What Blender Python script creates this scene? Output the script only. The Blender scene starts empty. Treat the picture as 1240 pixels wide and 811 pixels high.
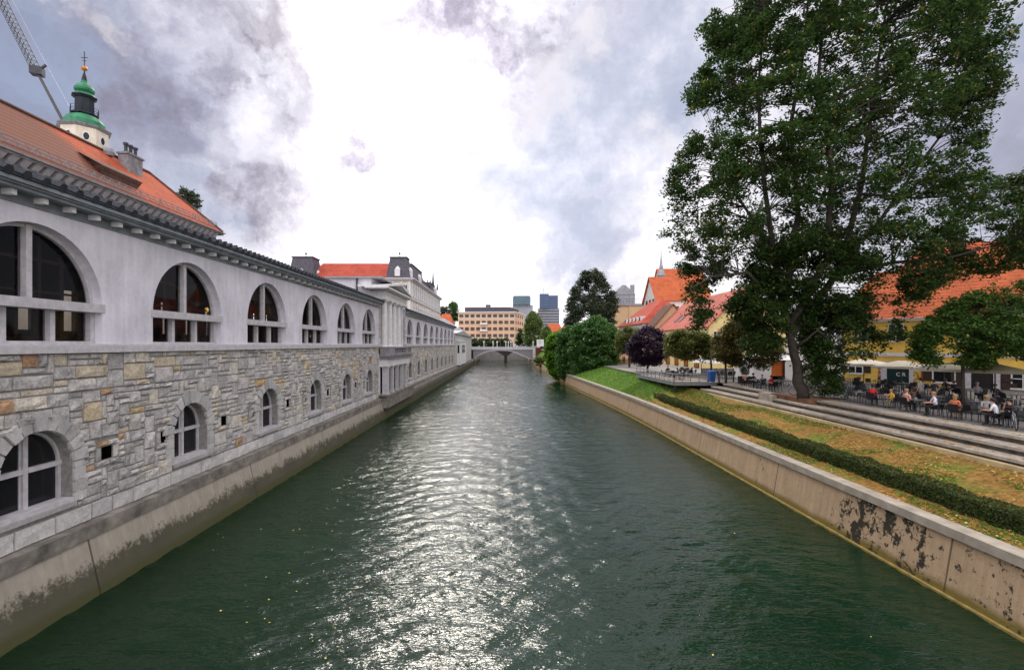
import bpy, bmesh, math, random
import numpy as np
from mathutils import Vector, Matrix
from mathutils.geometry import tessellate_polygon
R = math.radians
random.seed(7)
rng = np.random.default_rng(7)
scene = bpy.context.scene
COL = scene.collection
EYE = 8.4
F = 590.0

# ------------------------------------------------------------------ camera
cam_d = bpy.data.cameras.new('camera')
cam_d.sensor_width = 36.0
cam_d.lens = F / 1240.0 * 36.0
cam_d.shift_x = 0.00645
cam_d.shift_y = 0.0093
cam_d.clip_start = 0.1
cam_d.clip_end = 6000
cam = bpy.data.objects.new('camera', cam_d)
cam.location = (0, 0, EYE)
cam.rotation_euler = (R(90), 0, 0)
COL.objects.link(cam)
scene.camera = cam

# ------------------------------------------------------------------ exposure
scene.view_settings.view_transform = 'Standard'
scene.view_settings.look = 'None'
scene.view_settings.gamma = 1.0
scene.view_settings.use_curve_mapping = False
scene.view_settings.exposure = 0.38
scene.cycles.max_bounces = 6
scene.cycles.transparent_max_bounces = 6
scene.cycles.sample_clamp_indirect = 8.0
scene.cycles.use_denoising = True

# ------------------------------------------------------------------ world
SUN_EL, SUN_AZ = R(40), R(-8)          # azimuth measured from +Y towards +X
SUN_DIR = Vector((math.sin(SUN_AZ) * math.cos(SUN_EL), math.cos(SUN_AZ) * math.cos(SUN_EL), math.sin(SUN_EL)))
world = bpy.data.worlds.new('World')
scene.world = world
world.use_nodes = True
wn, wl = world.node_tree.nodes, world.node_tree.links
wn.clear()

def W(t, **kw):
    n = wn.new(t)
    for k, v in kw.items():
        setattr(n, k, v)
    return n

def wmath(op, a, b=None, c=None, clamp=False):
    n = W('ShaderNodeMath', operation=op, use_clamp=clamp)
    for i, v in enumerate((a, b, c)):
        if v is None:
            continue
        if isinstance(v, (int, float)):
            n.inputs[i].default_value = v
        else:
            wl.new(v, n.inputs[i])
    return n.outputs[0]

def wmix(fac, a, b):
    n = W('ShaderNodeMix', data_type='RGBA')
    wl.new(fac, n.inputs[0]) if not isinstance(fac, float) else setattr(n.inputs[0], 'default_value', fac)
    for i, v in ((6, a), (7, b)):
        if isinstance(v, tuple):
            n.inputs[i].default_value = (*v, 1)
        else:
            wl.new(v, n.inputs[i])
    return n.outputs[2]

def direction(px, py):
    return Vector(((px - 612) / F, 1.0, (417 - py) / F)).normalized()

sky = W('ShaderNodeTexSky', sky_type='NISHITA', sun_disc=False)
sky.sun_elevation = SUN_EL
sky.sun_rotation = SUN_AZ
sky.altitude = 300
tc = W('ShaderNodeTexCoord')
gen = tc.outputs['Generated']
nz = W('ShaderNodeTexNoise', noise_dimensions='3D')
nz.inputs['Scale'].default_value = 4.2
nz.inputs['Detail'].default_value = 9
nz.inputs['Roughness'].default_value = 0.62
wl.new(gen, nz.inputs['Vector'])
# warp the direction with the cloud noise so the cloud masses get torn edges
sub = W('ShaderNodeVectorMath', operation='SUBTRACT')
wl.new(nz.outputs['Color'], sub.inputs[0]); sub.inputs[1].default_value = (0.5, 0.5, 0.5)
scl = W('ShaderNodeVectorMath', operation='SCALE'); wl.new(sub.outputs[0], scl.inputs[0]); scl.inputs['Scale'].default_value = 0.62
add = W('ShaderNodeVectorMath', operation='ADD'); wl.new(gen, add.inputs[0]); wl.new(scl.outputs[0], add.inputs[1])
warped = add.outputs[0]

def blob(px, py, r, vec=None, soft=0.75, amp=1.0):
    """a soft mask round a fixed compass direction"""
    d = W('ShaderNodeVectorMath', operation='DISTANCE')
    wl.new(vec or warped, d.inputs[0])
    d.inputs[1].default_value = direction(px, py)
    m = W('ShaderNodeMapRange', interpolation_type='SMOOTHSTEP')
    wl.new(d.outputs['Value'], m.inputs['Value'])
    m.inputs['From Min'].default_value = r * (1 - soft)
    m.inputs['From Max'].default_value = r * (1 + soft)
    m.inputs['To Min'].default_value = amp
    m.inputs['To Max'].default_value = 0.0
    return m.outputs[0]

def union(bs):
    out = bs[0]
    for b in bs[1:]:
        out = wmath('MAXIMUM', out, b)
    return out

blue = union([blob(50, 130, .22, amp=.95), blob(190, 250, .12, amp=.7), blob(-140, 60, .34, amp=.9), blob(740, 130, .17, amp=.85, soft=.9),
              blob(670, 235, .17, amp=.75, soft=.9), blob(800, 70, .18, amp=.85), blob(930, -60, .15, amp=.4), blob(1235, 20, .12, amp=.8), blob(1500, 120, .4, amp=.6)])
lav = union([blob(620, 20, .20, amp=.9, soft=.9), blob(690, 290, .20, amp=.6, soft=.9), blob(780, 290, .12, amp=.6, soft=.9), blob(120, 60, .30, amp=.8), blob(280, 200, .20, amp=.75, soft=.9),
             blob(1220, 180, .22, amp=.5), blob(1000, 60, .3, amp=.15), blob(455, 180, .075, amp=1.0, soft=.9), blob(420, 330, .08, amp=.3, soft=.9), blob(560, 220, .10, amp=.25, soft=.9), blob(850, 250, .1, amp=.4)])
dark = union([blob(195, 85, .10, amp=1.0, soft=.9), blob(280, 15, .07, amp=.9), blob(300, 180, .09, amp=.7), blob(300, 245, .06, amp=.75), blob(60, 15, .14, amp=.5), blob(230, 140, .09, amp=.5),
              blob(640, 25, .07, amp=.35), blob(775, 300, .05, amp=.3), blob(360, 70, .025, amp=.4), blob(1210, 215, .10, amp=.35), blob(150, 170, .14, amp=.45), blob(225, 55, .06, amp=.8)])
streak = union([blob(590, 170, .05, amp=.9, soft=.9), blob(650, 115, .055, amp=1, soft=.9), blob(705, 70, .045, amp=1, soft=.9), blob(765, 25, .04, amp=.8, soft=.9), blob(800, 190, .06, amp=.8, soft=.9), blob(120, 25, .025, amp=.9, soft=.9), blob(330, 20, .05, amp=.7)])
nz2 = W('ShaderNodeTexNoise'); nz2.inputs['Scale'].default_value = 7; nz2.inputs['Detail'].default_value = 9; nz2.inputs['Roughness'].default_value = .54
wl.new(warped, nz2.inputs['Vector'])
def mrange(v, a, b, c, d):
    m = W('ShaderNodeMapRange'); wl.new(v, m.inputs['Value'])
    for k, x in zip(('From Min','From Max','To Min','To Max'), (a, b, c, d)): m.inputs[k].default_value = x
    return m.outputs[0]
shade = mrange(nz2.outputs['Fac'], .30, .68, .2, 1.15)
darkm = wmath('MULTIPLY', dark, shade, clamp=True)
lavm = wmath('MULTIPLY', lav, mrange(nz2.outputs['Fac'], .28, .6, .35, 1.1), clamp=True)
streakm = wmath('MULTIPLY', streak, mrange(nz.outputs['Fac'], .35, .6, .35, 1.0), clamp=True)
# glow of the hidden sun through the thin cloud
glow_d = W('ShaderNodeVectorMath', operation='DISTANCE'); wl.new(gen, glow_d.inputs[0]); glow_d.inputs[1].default_value = SUN_DIR
g = wmath('MULTIPLY', glow_d.outputs['Value'], glow_d.outputs['Value'])
g1 = wmath('EXPONENT', wmath('MULTIPLY', g, -4.2))
g2 = wmath('EXPONENT', wmath('MULTIPLY', g, -60.0))
KB = 0.1                                  # background strength
sepw = W('ShaderNodeSeparateXYZ'); wl.new(gen, sepw.inputs[0])
# added gain: unseen sky behind and above brightened to front-light the surfaces
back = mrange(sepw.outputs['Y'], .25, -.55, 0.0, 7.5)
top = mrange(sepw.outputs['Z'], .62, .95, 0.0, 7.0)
low_d = W('ShaderNodeVectorMath', operation='DISTANCE'); wl.new(gen, low_d.inputs[0]); low_d.inputs[1].default_value = direction(575, 300)
gl = wmath('EXPONENT', wmath('MULTIPLY', wmath('MULTIPLY', low_d.outputs['Value'], low_d.outputs['Value']), -7.0))
gain = wmath('ADD', wmath('ADD', 6.4, wmath('MULTIPLY', g1, 8.0)), wmath('MULTIPLY', g2, 0.0))
gain = wmath('ADD', gain, wmath('MULTIPLY', gl, 9.0))
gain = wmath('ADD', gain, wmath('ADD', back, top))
rgbw = W('ShaderNodeVectorMath', operation='SCALE'); rgbw.inputs[0].default_value = (1.0, 0.965, 1.0); wl.new(gain, rgbw.inputs['Scale'])
# blue holes keep the Nishita sky, thinly veiled
veil = wmix(0.80, sky.outputs['Color'], (2.3, 2.7, 3.9))
c1 = wmix(lavm, rgbw.outputs[0], (4.0, 3.65, 4.75))
c1 = wmix(wmath('MULTIPLY', blue, 1.0, clamp=True), c1, veil)
c1 = wmix(streakm, c1, (7.6, 7.2, 7.5))
c2 = wmix(darkm, c1, (1.95, 1.7, 2.15))
bg = W('ShaderNodeBackground'); wl.new(c2, bg.inputs['Color']); bg.inputs['Strength'].default_value = KB
wo = W('ShaderNodeOutputWorld'); wl.new(bg.outputs[0], wo.inputs['Surface'])

# ------------------------------------------------------------------ sun (veiled by cloud)
sd = bpy.data.lights.new('sun', 'SUN'); sd.energy = 1.2; sd.angle = R(10); sd.color = (1.0, .93, .82)
so = bpy.data.objects.new('sun', sd); COL.objects.link(so)
so.rotation_euler = (-SUN_DIR).to_track_quat('-Z', 'Y').to_euler()
so.location = (0, 0, 60)

# ------------------------------------------------------------------ helpers
class MB:
    def __init__(s):
        s.v, s.f, s.m = [], [], []
    def face(s, pts, m=0):
        i = len(s.v); s.v += [tuple(p) for p in pts]
        s.f.append(tuple(range(i, i + len(pts)))); s.m.append(m)
    def mesh(s, verts, faces, m=0):
        i = len(s.v); s.v += [tuple(p) for p in verts]
        for f in faces:
            s.f.append(tuple(i + k for k in f)); s.m.append(m)
    def box(s, x0, x1, y0, y1, z0, z1, m=0):
        if x0 > x1: x0, x1 = x1, x0
        if y0 > y1: y0, y1 = y1, y0
        if z0 > z1: z0, z1 = z1, z0
        V = [(x0,y0,z0),(x1,y0,z0),(x1,y1,z0),(x0,y1,z0),(x0,y0,z1),(x1,y0,z1),(x1,y1,z1),(x0,y1,z1)]
        s.mesh(V, [(0,3,2,1),(4,5,6,7),(0,1,5,4),(1,2,6,5),(2,3,7,6),(3,0,4,7)], m)
    def hull8(s, V, m=0):
        s.mesh(V, [(0,3,2,1),(4,5,6,7),(0,1,5,4),(1,2,6,5),(2,3,7,6),(3,0,4,7)], m)
    def obox(s, c, sx, sy, sz, rz=0, m=0):
        """box centred at c (z at bottom), turned by rz"""
        ca, sa = math.cos(rz), math.sin(rz)
        V = []
        for z in (0, sz):
            for x, y in ((-sx/2,-sy/2),(sx/2,-sy/2),(sx/2,sy/2),(-sx/2,sy/2)):
                V.append((c[0]+x*ca-y*sa, c[1]+x*sa+y*ca, c[2]+z))
        s.hull8(V, m)
    def bar(s, a, b, w, h=None, m=0):
        a, b = Vector(a), Vector(b); h = h or w
        d = (b - a).normalized()
        up = Vector((0,0,1)) if abs(d.z) < .95 else Vector((1,0,0))
        n = d.cross(up).normalized() * (w/2); u = n.cross(d).normalized() * (h/2)
        V = [a-n-u, a+n-u, a+n+u, a-n+u, b-n-u, b+n-u, b+n+u, b-n+u]
        s.hull8(V, m)
    def tube(s, pts, rad, n=8, m=0, cap=True):
        pts = [Vector(p) for p in pts]
        if isinstance(rad, (int, float)): rad = [rad]*len(pts)
        i0 = len(s.v); prev = None
        for k, p in enumerate(pts):
            d = (pts[min(k+1, len(pts)-1)] - pts[max(k-1, 0)]).normalized()
            if prev is None:
                a = d.cross(Vector((0,0,1)) if abs(d.z) < .9 else Vector((1,0,0))).normalized()
            else:
                a = (prev - d * prev.dot(d)).normalized()
            prev = a; b = d.cross(a)
            for j in range(n):
                t = 2*math.pi*j/n
                s.v.append(tuple(p + (a*math.cos(t) + b*math.sin(t))*rad[k]))
        for k in range(len(pts)-1):
            for j in range(n):
                j2 = (j+1) % n
                s.f.append((i0+k*n+j, i0+k*n+j2, i0+(k+1)*n+j2, i0+(k+1)*n+j)); s.m.append(m)
        if cap:
            s.f.append(tuple(i0+j for j in reversed(range(n)))); s.m.append(m)
            s.f.append(tuple(i0+(len(pts)-1)*n+j for j in range(n))); s.m.append(m)
    def lathe(s, prof, c=(0,0,0), n=16, m=0, rot=0, sy=1):
        i0 = len(s.v)
        for r, z in prof:
            for j in range(n):
                t = 2*math.pi*j/n + rot
                s.v.append((c[0]+r*math.cos(t), c[1]+r*math.sin(t)*sy, c[2]+z))
        for k in range(len(prof)-1):
            for j in range(n):
                j2 = (j+1) % n
                s.f.append((i0+k*n+j, i0+k*n+j2, i0+(k+1)*n+j2, i0+(k+1)*n+j)); s.m.append(m)
        s.f.append(tuple(i0+j for j in reversed(range(n)))); s.m.append(m)
        s.f.append(tuple(i0+(len(prof)-1)*n+j for j in range(n))); s.m.append(m)
    def add(s, o, f=lambda p: p):
        i = len(s.v); s.v += [tuple(f(p)) for p in o.v]
        s.f += [tuple(i+k for k in q) for q in o.f]; s.m += o.m
    def build(s, name, mats, parent=None, smooth=False, loc=None):
        me = bpy.data.meshes.new(name)
        me.from_pydata(s.v, [], s.f)
        if not isinstance(mats, (list, tuple)): mats = [mats]
        for mt in mats: me.materials.append(mt)
        if len(mats) > 1: me.polygons.foreach_set('material_index', s.m)
        if smooth: me.polygons.foreach_set('use_smooth', [True]*len(s.f))
        me.update()
        o = bpy.data.objects.new(name, me); COL.objects.link(o)
        if loc is not None: o.location = loc
        if parent: o.parent = parent
        return o

def tag(o, label=None, cat=None, group=None, kind=None):
    if label: o['label'] = label
    if cat: o['category'] = cat
    if group: o['group'] = group
    if kind: o['kind'] = kind
    return o

def thing(name, label, cat, loc=(0,0,0), rz=0, group=None):
    o = bpy.data.objects.new(name, None); COL.objects.link(o)
    o.empty_display_size = .3
    o.location = loc; o.rotation_euler = (0,0,rz)
    return tag(o, label, cat, group)

def copy_tree(o, parent=None):
    c = o.copy(); COL.objects.link(c)
    if parent: c.parent = parent
    for ch in [x for x in bpy.data.objects if x.parent == o]:
        copy_tree(ch, c)
    return c

def copy_fast(kit, parent=None):
    """kit = (object, [kits of children])"""
    c = kit[0].copy(); COL.objects.link(c)
    if parent: c.parent = parent
    for k in kit[1]: copy_fast(k, c)
    return c

def kit_of(o):
    return (o, [kit_of(x) for x in bpy.data.objects if x.parent == o])

# ------------------------------------------------------------------ materials
def new_mat(name):
    m = bpy.data.materials.new(name); m.use_nodes = True
    nt = m.node_tree; b = nt.nodes['Principled BSDF']
    return m, nt, b

def setc(sock, c): sock.default_value = (*c, 1)

def N(nt, t, **kw):
    n = nt.nodes.new(t)
    for k, v in kw.items(): setattr(n, k, v)
    return n

def noise(nt, scale, detail=5, rough=.6, vec=None, obj=True, sc=None):
    n = N(nt, 'ShaderNodeTexNoise')
    n.inputs['Scale'].default_value = scale; n.inputs['Detail'].default_value = detail; n.inputs['Roughness'].default_value = rough
    if vec is None:
        g = N(nt, 'ShaderNodeNewGeometry'); vec = g.outputs['Position']
    if sc:
        mp = N(nt, 'ShaderNodeMapping'); mp.inputs['Scale'].default_value = sc; nt.links.new(vec, mp.inputs[0]); vec = mp.outputs[0]
    nt.links.new(vec, n.inputs['Vector'])
    return n

def ramp(nt, fac, stops, interp='LINEAR'):
    r = N(nt, 'ShaderNodeValToRGB'); r.color_ramp.interpolation = interp
    el = r.color_ramp.elements
    el[0].position, el[0].color = stops[0][0], (*stops[0][1], 1)
    el[1].position, el[1].color = stops[-1][0], (*stops[-1][1], 1)
    for p, c in stops[1:-1]:
        e = el.new(p); e.color = (*c, 1)
    nt.links.new(fac, r.inputs[0])
    return r.outputs[0]

def mixc(nt, fac, a, b, mode='MIX'):
    n = N(nt, 'ShaderNodeMix', data_type='RGBA', blend_type=mode)
    for s, v in ((0, fac), (6, a), (7, b)):
        if isinstance(v, (int, float)): n.inputs[s].default_value = v
        elif isinstance(v, tuple): n.inputs[s].default_value = (*v, 1)
        else: nt.links.new(v, n.inputs[s])
    return n.outputs[2]

def mth(nt, op, a, b=0.0, clamp=False):
    n = N(nt, 'ShaderNodeMath', operation=op, use_clamp=clamp)
    for i, v in enumerate((a, b)):
        if isinstance(v, (int, float)): n.inputs[i].default_value = v
        else: nt.links.new(v, n.inputs[i])
    return n.outputs[0]

def bump(nt, b, h, strength=.3, dist=.02):
    bp = N(nt, 'ShaderNodeBump'); bp.inputs['Strength'].default_value = strength; bp.inputs['Distance'].default_value = dist
    nt.links.new(h, bp.inputs['Height']); nt.links.new(bp.outputs[0], b.inputs['Normal'])

def plain(name, c, rough=.7, var=.25, scale=3.0, metal=0, bmp=0.0, spec=.3):
    m, nt, b = new_mat(name)
    n = noise(nt, scale)
    d = tuple(x*(1-var) for x in c); l = tuple(min(1, x*(1+var*.7)) for x in c)
    nt.links.new(ramp(nt, n.outputs['Fac'], [(.3, d), (.7, l)]), b.inputs['Base Color'])
    b.inputs['Roughness'].default_value = rough; b.inputs['Metallic'].default_value = metal
    b.inputs['Specular IOR Level'].default_value = spec
    if bmp:
        n2 = noise(nt, scale*8); bump(nt, b, n2.outputs['Fac'], bmp)
    return m

def island_mat(name, stops, rough=.9, bmp=0, bscale=14, stain=.35, trans=0.0, interp='LINEAR'):
    m, nt, b = new_mat(name)
    g = N(nt, 'ShaderNodeNewGeometry')
    c = ramp(nt, g.outputs['Random Per Island'], stops, interp)
    if stain:
        n = noise(nt, 2.2, 6)
        n2 = noise(nt, 11, 4)
        k = mth(nt, 'ADD', mth(nt, 'MULTIPLY', n.outputs['Fac'], .6), mth(nt, 'MULTIPLY', n2.outputs['Fac'], .5))
        s = ramp(nt, k, [(.35, (1-stain,)*3), (.72, (1+stain*.5,)*3)])
        c = mixc(nt, 1.0, c, s, 'MULTIPLY')
    nt.links.new(c, b.inputs['Base Color'])
    b.inputs['Roughness'].default_value = rough; b.inputs['Specular IOR Level'].default_value = .25
    if bmp:
        nb = noise(nt, bscale, 6, .7); bump(nt, b, nb.outputs['Fac'], bmp, .04)
    if trans:
        t = N(nt, 'ShaderNodeBsdfTranslucent'); nt.links.new(c, t.inputs[0])
        mx = N(nt, 'ShaderNodeMixShader'); mx.inputs[0].default_value = trans
        out = nt.nodes['Material Output']
        nt.links.new(b.outputs[0], mx.inputs[1]); nt.links.new(t.outputs[0], mx.inputs[2]); nt.links.new(mx.outputs[0], out.inputs[0])
    return m

def leaf_mat(name, dark, light, extra=None, trans=.35):
    stops = [(0, dark), (.55, tuple((a+b)/2 for a, b in zip(dark, light))), (.97, light)]
    if extra: stops.append((1.0, extra))
    m = island_mat(name, stops, rough=.6, stain=.0, trans=trans)
    return m

M = {}
M['stone'] = island_mat('rubble_stone', [(0,(.37,.355,.35)),(.2,(.55,.52,.49)),(.4,(.45,.43,.425)),(.62,(.62,.585,.55)),(.78,(.41,.395,.39)),(.87,(.62,.575,.50)),(.95,(.56,.47,.34)),(.98,(.58,.41,.20)),(.995,(.45,.28,.17))], bmp=1.0, bscale=9, stain=.6)
M['base_stone'] = island_mat('base_block_stone', [(0,(.52,.50,.49)),(.5,(.62,.60,.58)),(1,(.46,.45,.45))], bmp=.5, bscale=10, stain=.35)
M['arch_stone'] = island_mat('voussoir_stone', [(0,(.43,.415,.41)),(.5,(.53,.51,.50)),(1,(.37,.36,.36))], bmp=.5, bscale=12, stain=.3)
M['mortar'] = plain('mortar', (.25,.24,.225), .95, .35, 6)
def plaster(name, c, var=.12):
    m, nt, b = new_mat(name)
    n = noise(nt, .55, 6, .6); n2 = noise(nt, 7, 5); n3 = noise(nt, 1.2, 6, .6, sc=(1, 2.5, .35))
    k = mth(nt, 'ADD', mth(nt, 'MULTIPLY', n.outputs['Fac'], .5), mth(nt, 'ADD', mth(nt, 'MULTIPLY', n2.outputs['Fac'], .15), mth(nt, 'MULTIPLY', n3.outputs['Fac'], .35)))
    nt.links.new(ramp(nt, k, [(.38, tuple(x*(1-var) for x in c)), (.6, tuple(min(1, x*(1+var*.6)) for x in c))]), b.inputs['Base Color'])
    b.inputs['Roughness'].default_value = .9; b.inputs['Specular IOR Level'].default_value = .2
    bump(nt, b, noise(nt, 25, 5).outputs['Fac'], .25, .01)
    return m
M['plaster'] = plaster('grey_plaster', (.65,.63,.69), .2)
M['trim'] = plain('grey_stone_trim', (.50,.48,.50), .85, .2, 4, bmp=.15)
M['trim_dark'] = plain('grey_stone_worn', (.26,.255,.27), .9, .4, 3, bmp=.3)
M['white_trim'] = plain('pale_stone_trim', (.70,.69,.69), .8, .15, 3)
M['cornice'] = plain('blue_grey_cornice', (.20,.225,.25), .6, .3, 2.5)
M['roof_dark'] = plain('dark_roof_tile', (.030,.035,.045), .65, .4, 5)
M['brown_wood'] = plain('brown_wood', (.045,.028,.022), .5, .3, 5)
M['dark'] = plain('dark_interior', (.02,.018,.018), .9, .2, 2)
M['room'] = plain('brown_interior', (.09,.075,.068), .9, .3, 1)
def glass(name, tint, refl, rough=.03):
    m, nt, b = new_mat(name)
    out = nt.nodes['Material Output']
    tr = N(nt, 'ShaderNodeBsdfTransparent'); setc(tr.inputs[0], tint)
    gl = N(nt, 'ShaderNodeBsdfGlossy'); setc(gl.inputs[0], (.8,.82,.85)); gl.inputs['Roughness'].default_value = rough
    fr = N(nt, 'ShaderNodeFresnel'); fr.inputs[0].default_value = 1.45
    bp = N(nt, 'ShaderNodeBump'); bp.inputs['Strength'].default_value = .05; nt.links.new(noise(nt, .8, 2).outputs['Fac'], bp.inputs['Height'])
    nt.links.new(bp.outputs[0], gl.inputs['Normal'])
    k = mth(nt, 'MULTIPLY', fr.outputs[0], refl, clamp=True)
    mx = N(nt, 'ShaderNodeMixShader'); nt.links.new(k, mx.inputs[0]); nt.links.new(tr.outputs[0], mx.inputs[1]); nt.links.new(gl.outputs[0], mx.inputs[2])
    nt.links.new(mx.outputs[0], out.inputs[0])
    return m
M['glass'] = glass('window_glass', (.62,.60,.60), .4)
M['pane'] = plain('dark_window_pane', (.012,.012,.014), .15, .4, 1.5, spec=.35)
M['pane_far'] = plain('far_window_pane', (.10,.09,.095), .3, .4, .5, spec=.4)
M['hole'] = plain('painted_opening_shade', (.006,.006,.006), .95, .2, 2, spec=0)
M['blue_glass'] = plain('blue_curtain_glass', (.03,.075,.17), .2, .3, .05, spec=.6)
M['teal_glass'] = plain('teal_curtain_glass', (.06,.12,.16), .2, .3, .05, spec=.6)

def quay_mat(name, light, dark, algae, zline, patches=None):
    m, nt, b = new_mat(name)
    g = N(nt, 'ShaderNodeNewGeometry'); sep = N(nt, 'ShaderNodeSeparateXYZ'); nt.links.new(g.outputs['Position'], sep.inputs[0])
    n = noise(nt, 1.3, 7, .65); n2 = noise(nt, .5, 5, .6, sc=(1, 1, .2)); st = noise(nt, 2.2, 4, .6, sc=(1, 2.5, .16))
    c = ramp(nt, mth(nt, 'ADD', mth(nt, 'MULTIPLY', n.outputs['Fac'], .45), mth(nt, 'MULTIPLY', st.outputs['Fac'], .55)), [(.36, tuple(x*.72 for x in light)), (.62, light)])
    # tide-line: damp growth rising from the water with a ragged edge
    k = mth(nt, 'SUBTRACT', mth(nt, 'ADD', zline, mth(nt, 'MULTIPLY', mth(nt, 'SUBTRACT', n.outputs['Fac'], .5), 1.5)), sep.outputs['Z'])
    fn = noise(nt, 7, 6, .75)
    k = mth(nt, 'ADD', k, mth(nt, 'MULTIPLY', mth(nt, 'SUBTRACT', fn.outputs['Fac'], .5), 1.3))
    k = mth(nt, 'MULTIPLY', mth(nt, 'ADD', k, .12), 3.2, clamp=True)
    c = mixc(nt, k, c, ramp(nt, n2.outputs['Fac'], [(.3, dark), (.7, tuple(x*1.5 for x in dark))]))
    k2 = mth(nt, 'MULTIPLY', mth(nt, 'SUBTRACT', mth(nt, 'ADD', .30, mth(nt, 'MULTIPLY', n2.outputs['Fac'], .3)), sep.outputs['Z']), 4, clamp=True)
    c = mixc(nt, k2, c, algae)
    if patches:
        p = noise(nt, 2.6, 8, .75, sc=(1, .8, .75)); big = noise(nt, .22, 2, .5, sc=(1, 1, .3))
        nearer = mth(nt, 'MULTIPLY', mth(nt, 'SUBTRACT', 36, sep.outputs['Y']), .0045)
        kk = mth(nt, 'ADD', mth(nt, 'ADD', mth(nt, 'MULTIPLY', p.outputs['Fac'], .7), mth(nt, 'MULTIPLY', big.outputs['Fac'], .45)), nearer)
        kk = mth(nt, 'MULTIPLY', mth(nt, 'SUBTRACT', kk, .715), 40, clamp=True)
        c = mixc(nt, kk, c, patches)
    # vertical joints between the cast lengths
    jt = mth(nt, 'LESS_THAN', mth(nt, 'PINGPONG', mth(nt, 'ADD', sep.outputs['Y'], 4.4), 5.2), .035)
    c = mixc(nt, mth(nt, 'MULTIPLY', jt, .75), c, tuple(x*.4 for x in dark))
    nt.links.new(c, b.inputs['Base Color']); b.inputs['Roughness'].default_value = .9; b.inputs['Specular IOR Level'].default_value = .2
    bump(nt, b, noise(nt, 6, 8, .7).outputs['Fac'], .5, .05)
    return m
M['quay_left'] = quay_mat('quay_concrete_damp', (.37,.335,.275), (.07,.065,.045), (.07,.07,.03), 1.05)
M['quay_right'] = quay_mat('quay_concrete_dry', (.45,.325,.205), (.16,.115,.07), (.16,.12,.03), .16, patches=(.035,.03,.022))
M['coping_left'] = plain('coping_dark', (.22,.20,.175), .95, .55, 1.6, bmp=.4)
M['coping_right'] = plain('coping_pale', (.37,.325,.265), .9, .3, 1.4, bmp=.25)
M['yellow_edge'] = plain('yellow_algae_edge', (.27,.20,.06), .9, .4, 3)
M['tile_orange'] = None
def roof_tiles(name, c, stain=None, course=.33, axis=(1,1,1)):
    m, nt, b = new_mat(name)
    g = N(nt, 'ShaderNodeNewGeometry'); sep = N(nt, 'ShaderNodeSeparateXYZ'); nt.links.new(g.outputs['Position'], sep.inputs[0])
    n = noise(nt, .6, 6, .65); n2 = noise(nt, 5, 5, .8)
    k = mth(nt, 'ADD', mth(nt, 'MULTIPLY', n.outputs['Fac'], .45), mth(nt, 'MULTIPLY', n2.outputs['Fac'], .55))
    col = ramp(nt, k, [(.36, tuple(x*.55 for x in c)), (.5, c), (.64, tuple(min(1,x*1.25) for x in c))])
    if stain:
        sc, amt = stain
        s = noise(nt, .35, 5, .6, sc=(1,1,.5))
        kk = mth(nt, 'ADD', mth(nt, 'MULTIPLY', mth(nt, 'SUBTRACT', amt, mth(nt, 'SUBTRACT', sep.outputs['Y'], mth(nt, 'MULTIPLY', sep.outputs['Z'], -.9))), .5), s.outputs['Fac'], clamp=True)
        col = mixc(nt, mth(nt, 'MULTIPLY', kk, .9), col, sc)
    row = mth(nt, 'PINGPONG', sep.outputs['Z'], course*.5)
    cl = mth(nt, 'PINGPONG', mth(nt, 'ADD', sep.outputs['Y'], sep.outputs['X']), .12)
    line = mth(nt, 'LESS_THAN', row, .02)
    col = mixc(nt, mth(nt, 'MULTIPLY', line, .6), col, tuple(x*.3 for x in c))
    nt.links.new(col, b.inputs['Base Color']); b.inputs['Roughness'].default_value = .85; b.inputs['Specular IOR Level'].default_value = .2
    bump(nt, b, mth(nt, 'ADD', mth(nt, 'MULTIPLY', row, 2), cl), .8, .08)
    return m
M['tile_orange'] = roof_tiles('orange_roof_tile', (.47,.115,.045))
M['tile_weathered'] = roof_tiles('weathered_orange_tile', (.40,.085,.035), stain=((.15,.07,.048), 48.8))
M['tile_red'] = roof_tiles('red_roof_tile', (.42,.08,.05))
M['tile_pink'] = roof_tiles('faded_red_tile', (.47,.14,.105))
M['tile_brown'] = roof_tiles('brown_roof_tile', (.13,.07,.055))
M['slate'] = plain('grey_slate', (.09,.085,.105), .7, .3, 1.5)
M['sheet'] = plain('grey_metal_sheet', (.30,.31,.34), .5, .2, .8)
M['cream'] = plaster('cream_plaster', (.68,.61,.50), .2)
M['yellow'] = plaster('yellow_plaster', (.80,.52,.11), .12)
M['pale_yellow'] = plaster('pale_yellow_plaster', (.78,.64,.30), .12)
M['orange_wall'] = plaster('orange_plaster', (.70,.47,.31), .08)
M['tan_wall'] = plaster('tan_plaster', (.62,.44,.26), .1)
M['white_wall'] = plaster('white_plaster', (.74,.72,.70), .12)
M['grey_wall'] = plain('grey_concrete', (.32,.33,.37), .85, .2, .2)
M['copper'] = plain('green_copper', (.035,.20,.10), .6, .45, .8)
M['copper_dark'] = plain('dark_lantern', (.015,.02,.03), .6, .3, 1)
M['gold'] = plain('gilded_ball', (.45,.20,.06), .35, .2, 2, metal=.6)
M['steel'] = plain('grey_steel', (.30,.31,.33), .45, .2, 2, metal=.4)
M['dark_steel'] = plain('dark_steel', (.06,.06,.07), .5, .3, 3, metal=.3)
M['white_metal'] = plain('white_paint', (.72,.71,.70), .5, .1, 2)
M['paving'] = plain('terrace_paving', (.14,.13,.12), .9, .3, 1.2, bmp=.2)
M['square'] = plain('pale_square_paving', (.25,.235,.22), .9, .2, .5)
M['step_stone'] = island_mat('step_concrete', [(0,(.37,.32,.265)),(.5,(.43,.375,.31)),(1,(.31,.27,.225))], bmp=.4, bscale=8, stain=.5)
M['step_riser'] = plain('step_riser', (.13,.115,.10), .95, .5, 2.5)
M['kerb'] = plain('ochre_kerb', (.55,.43,.24), .9, .3, 1)
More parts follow.
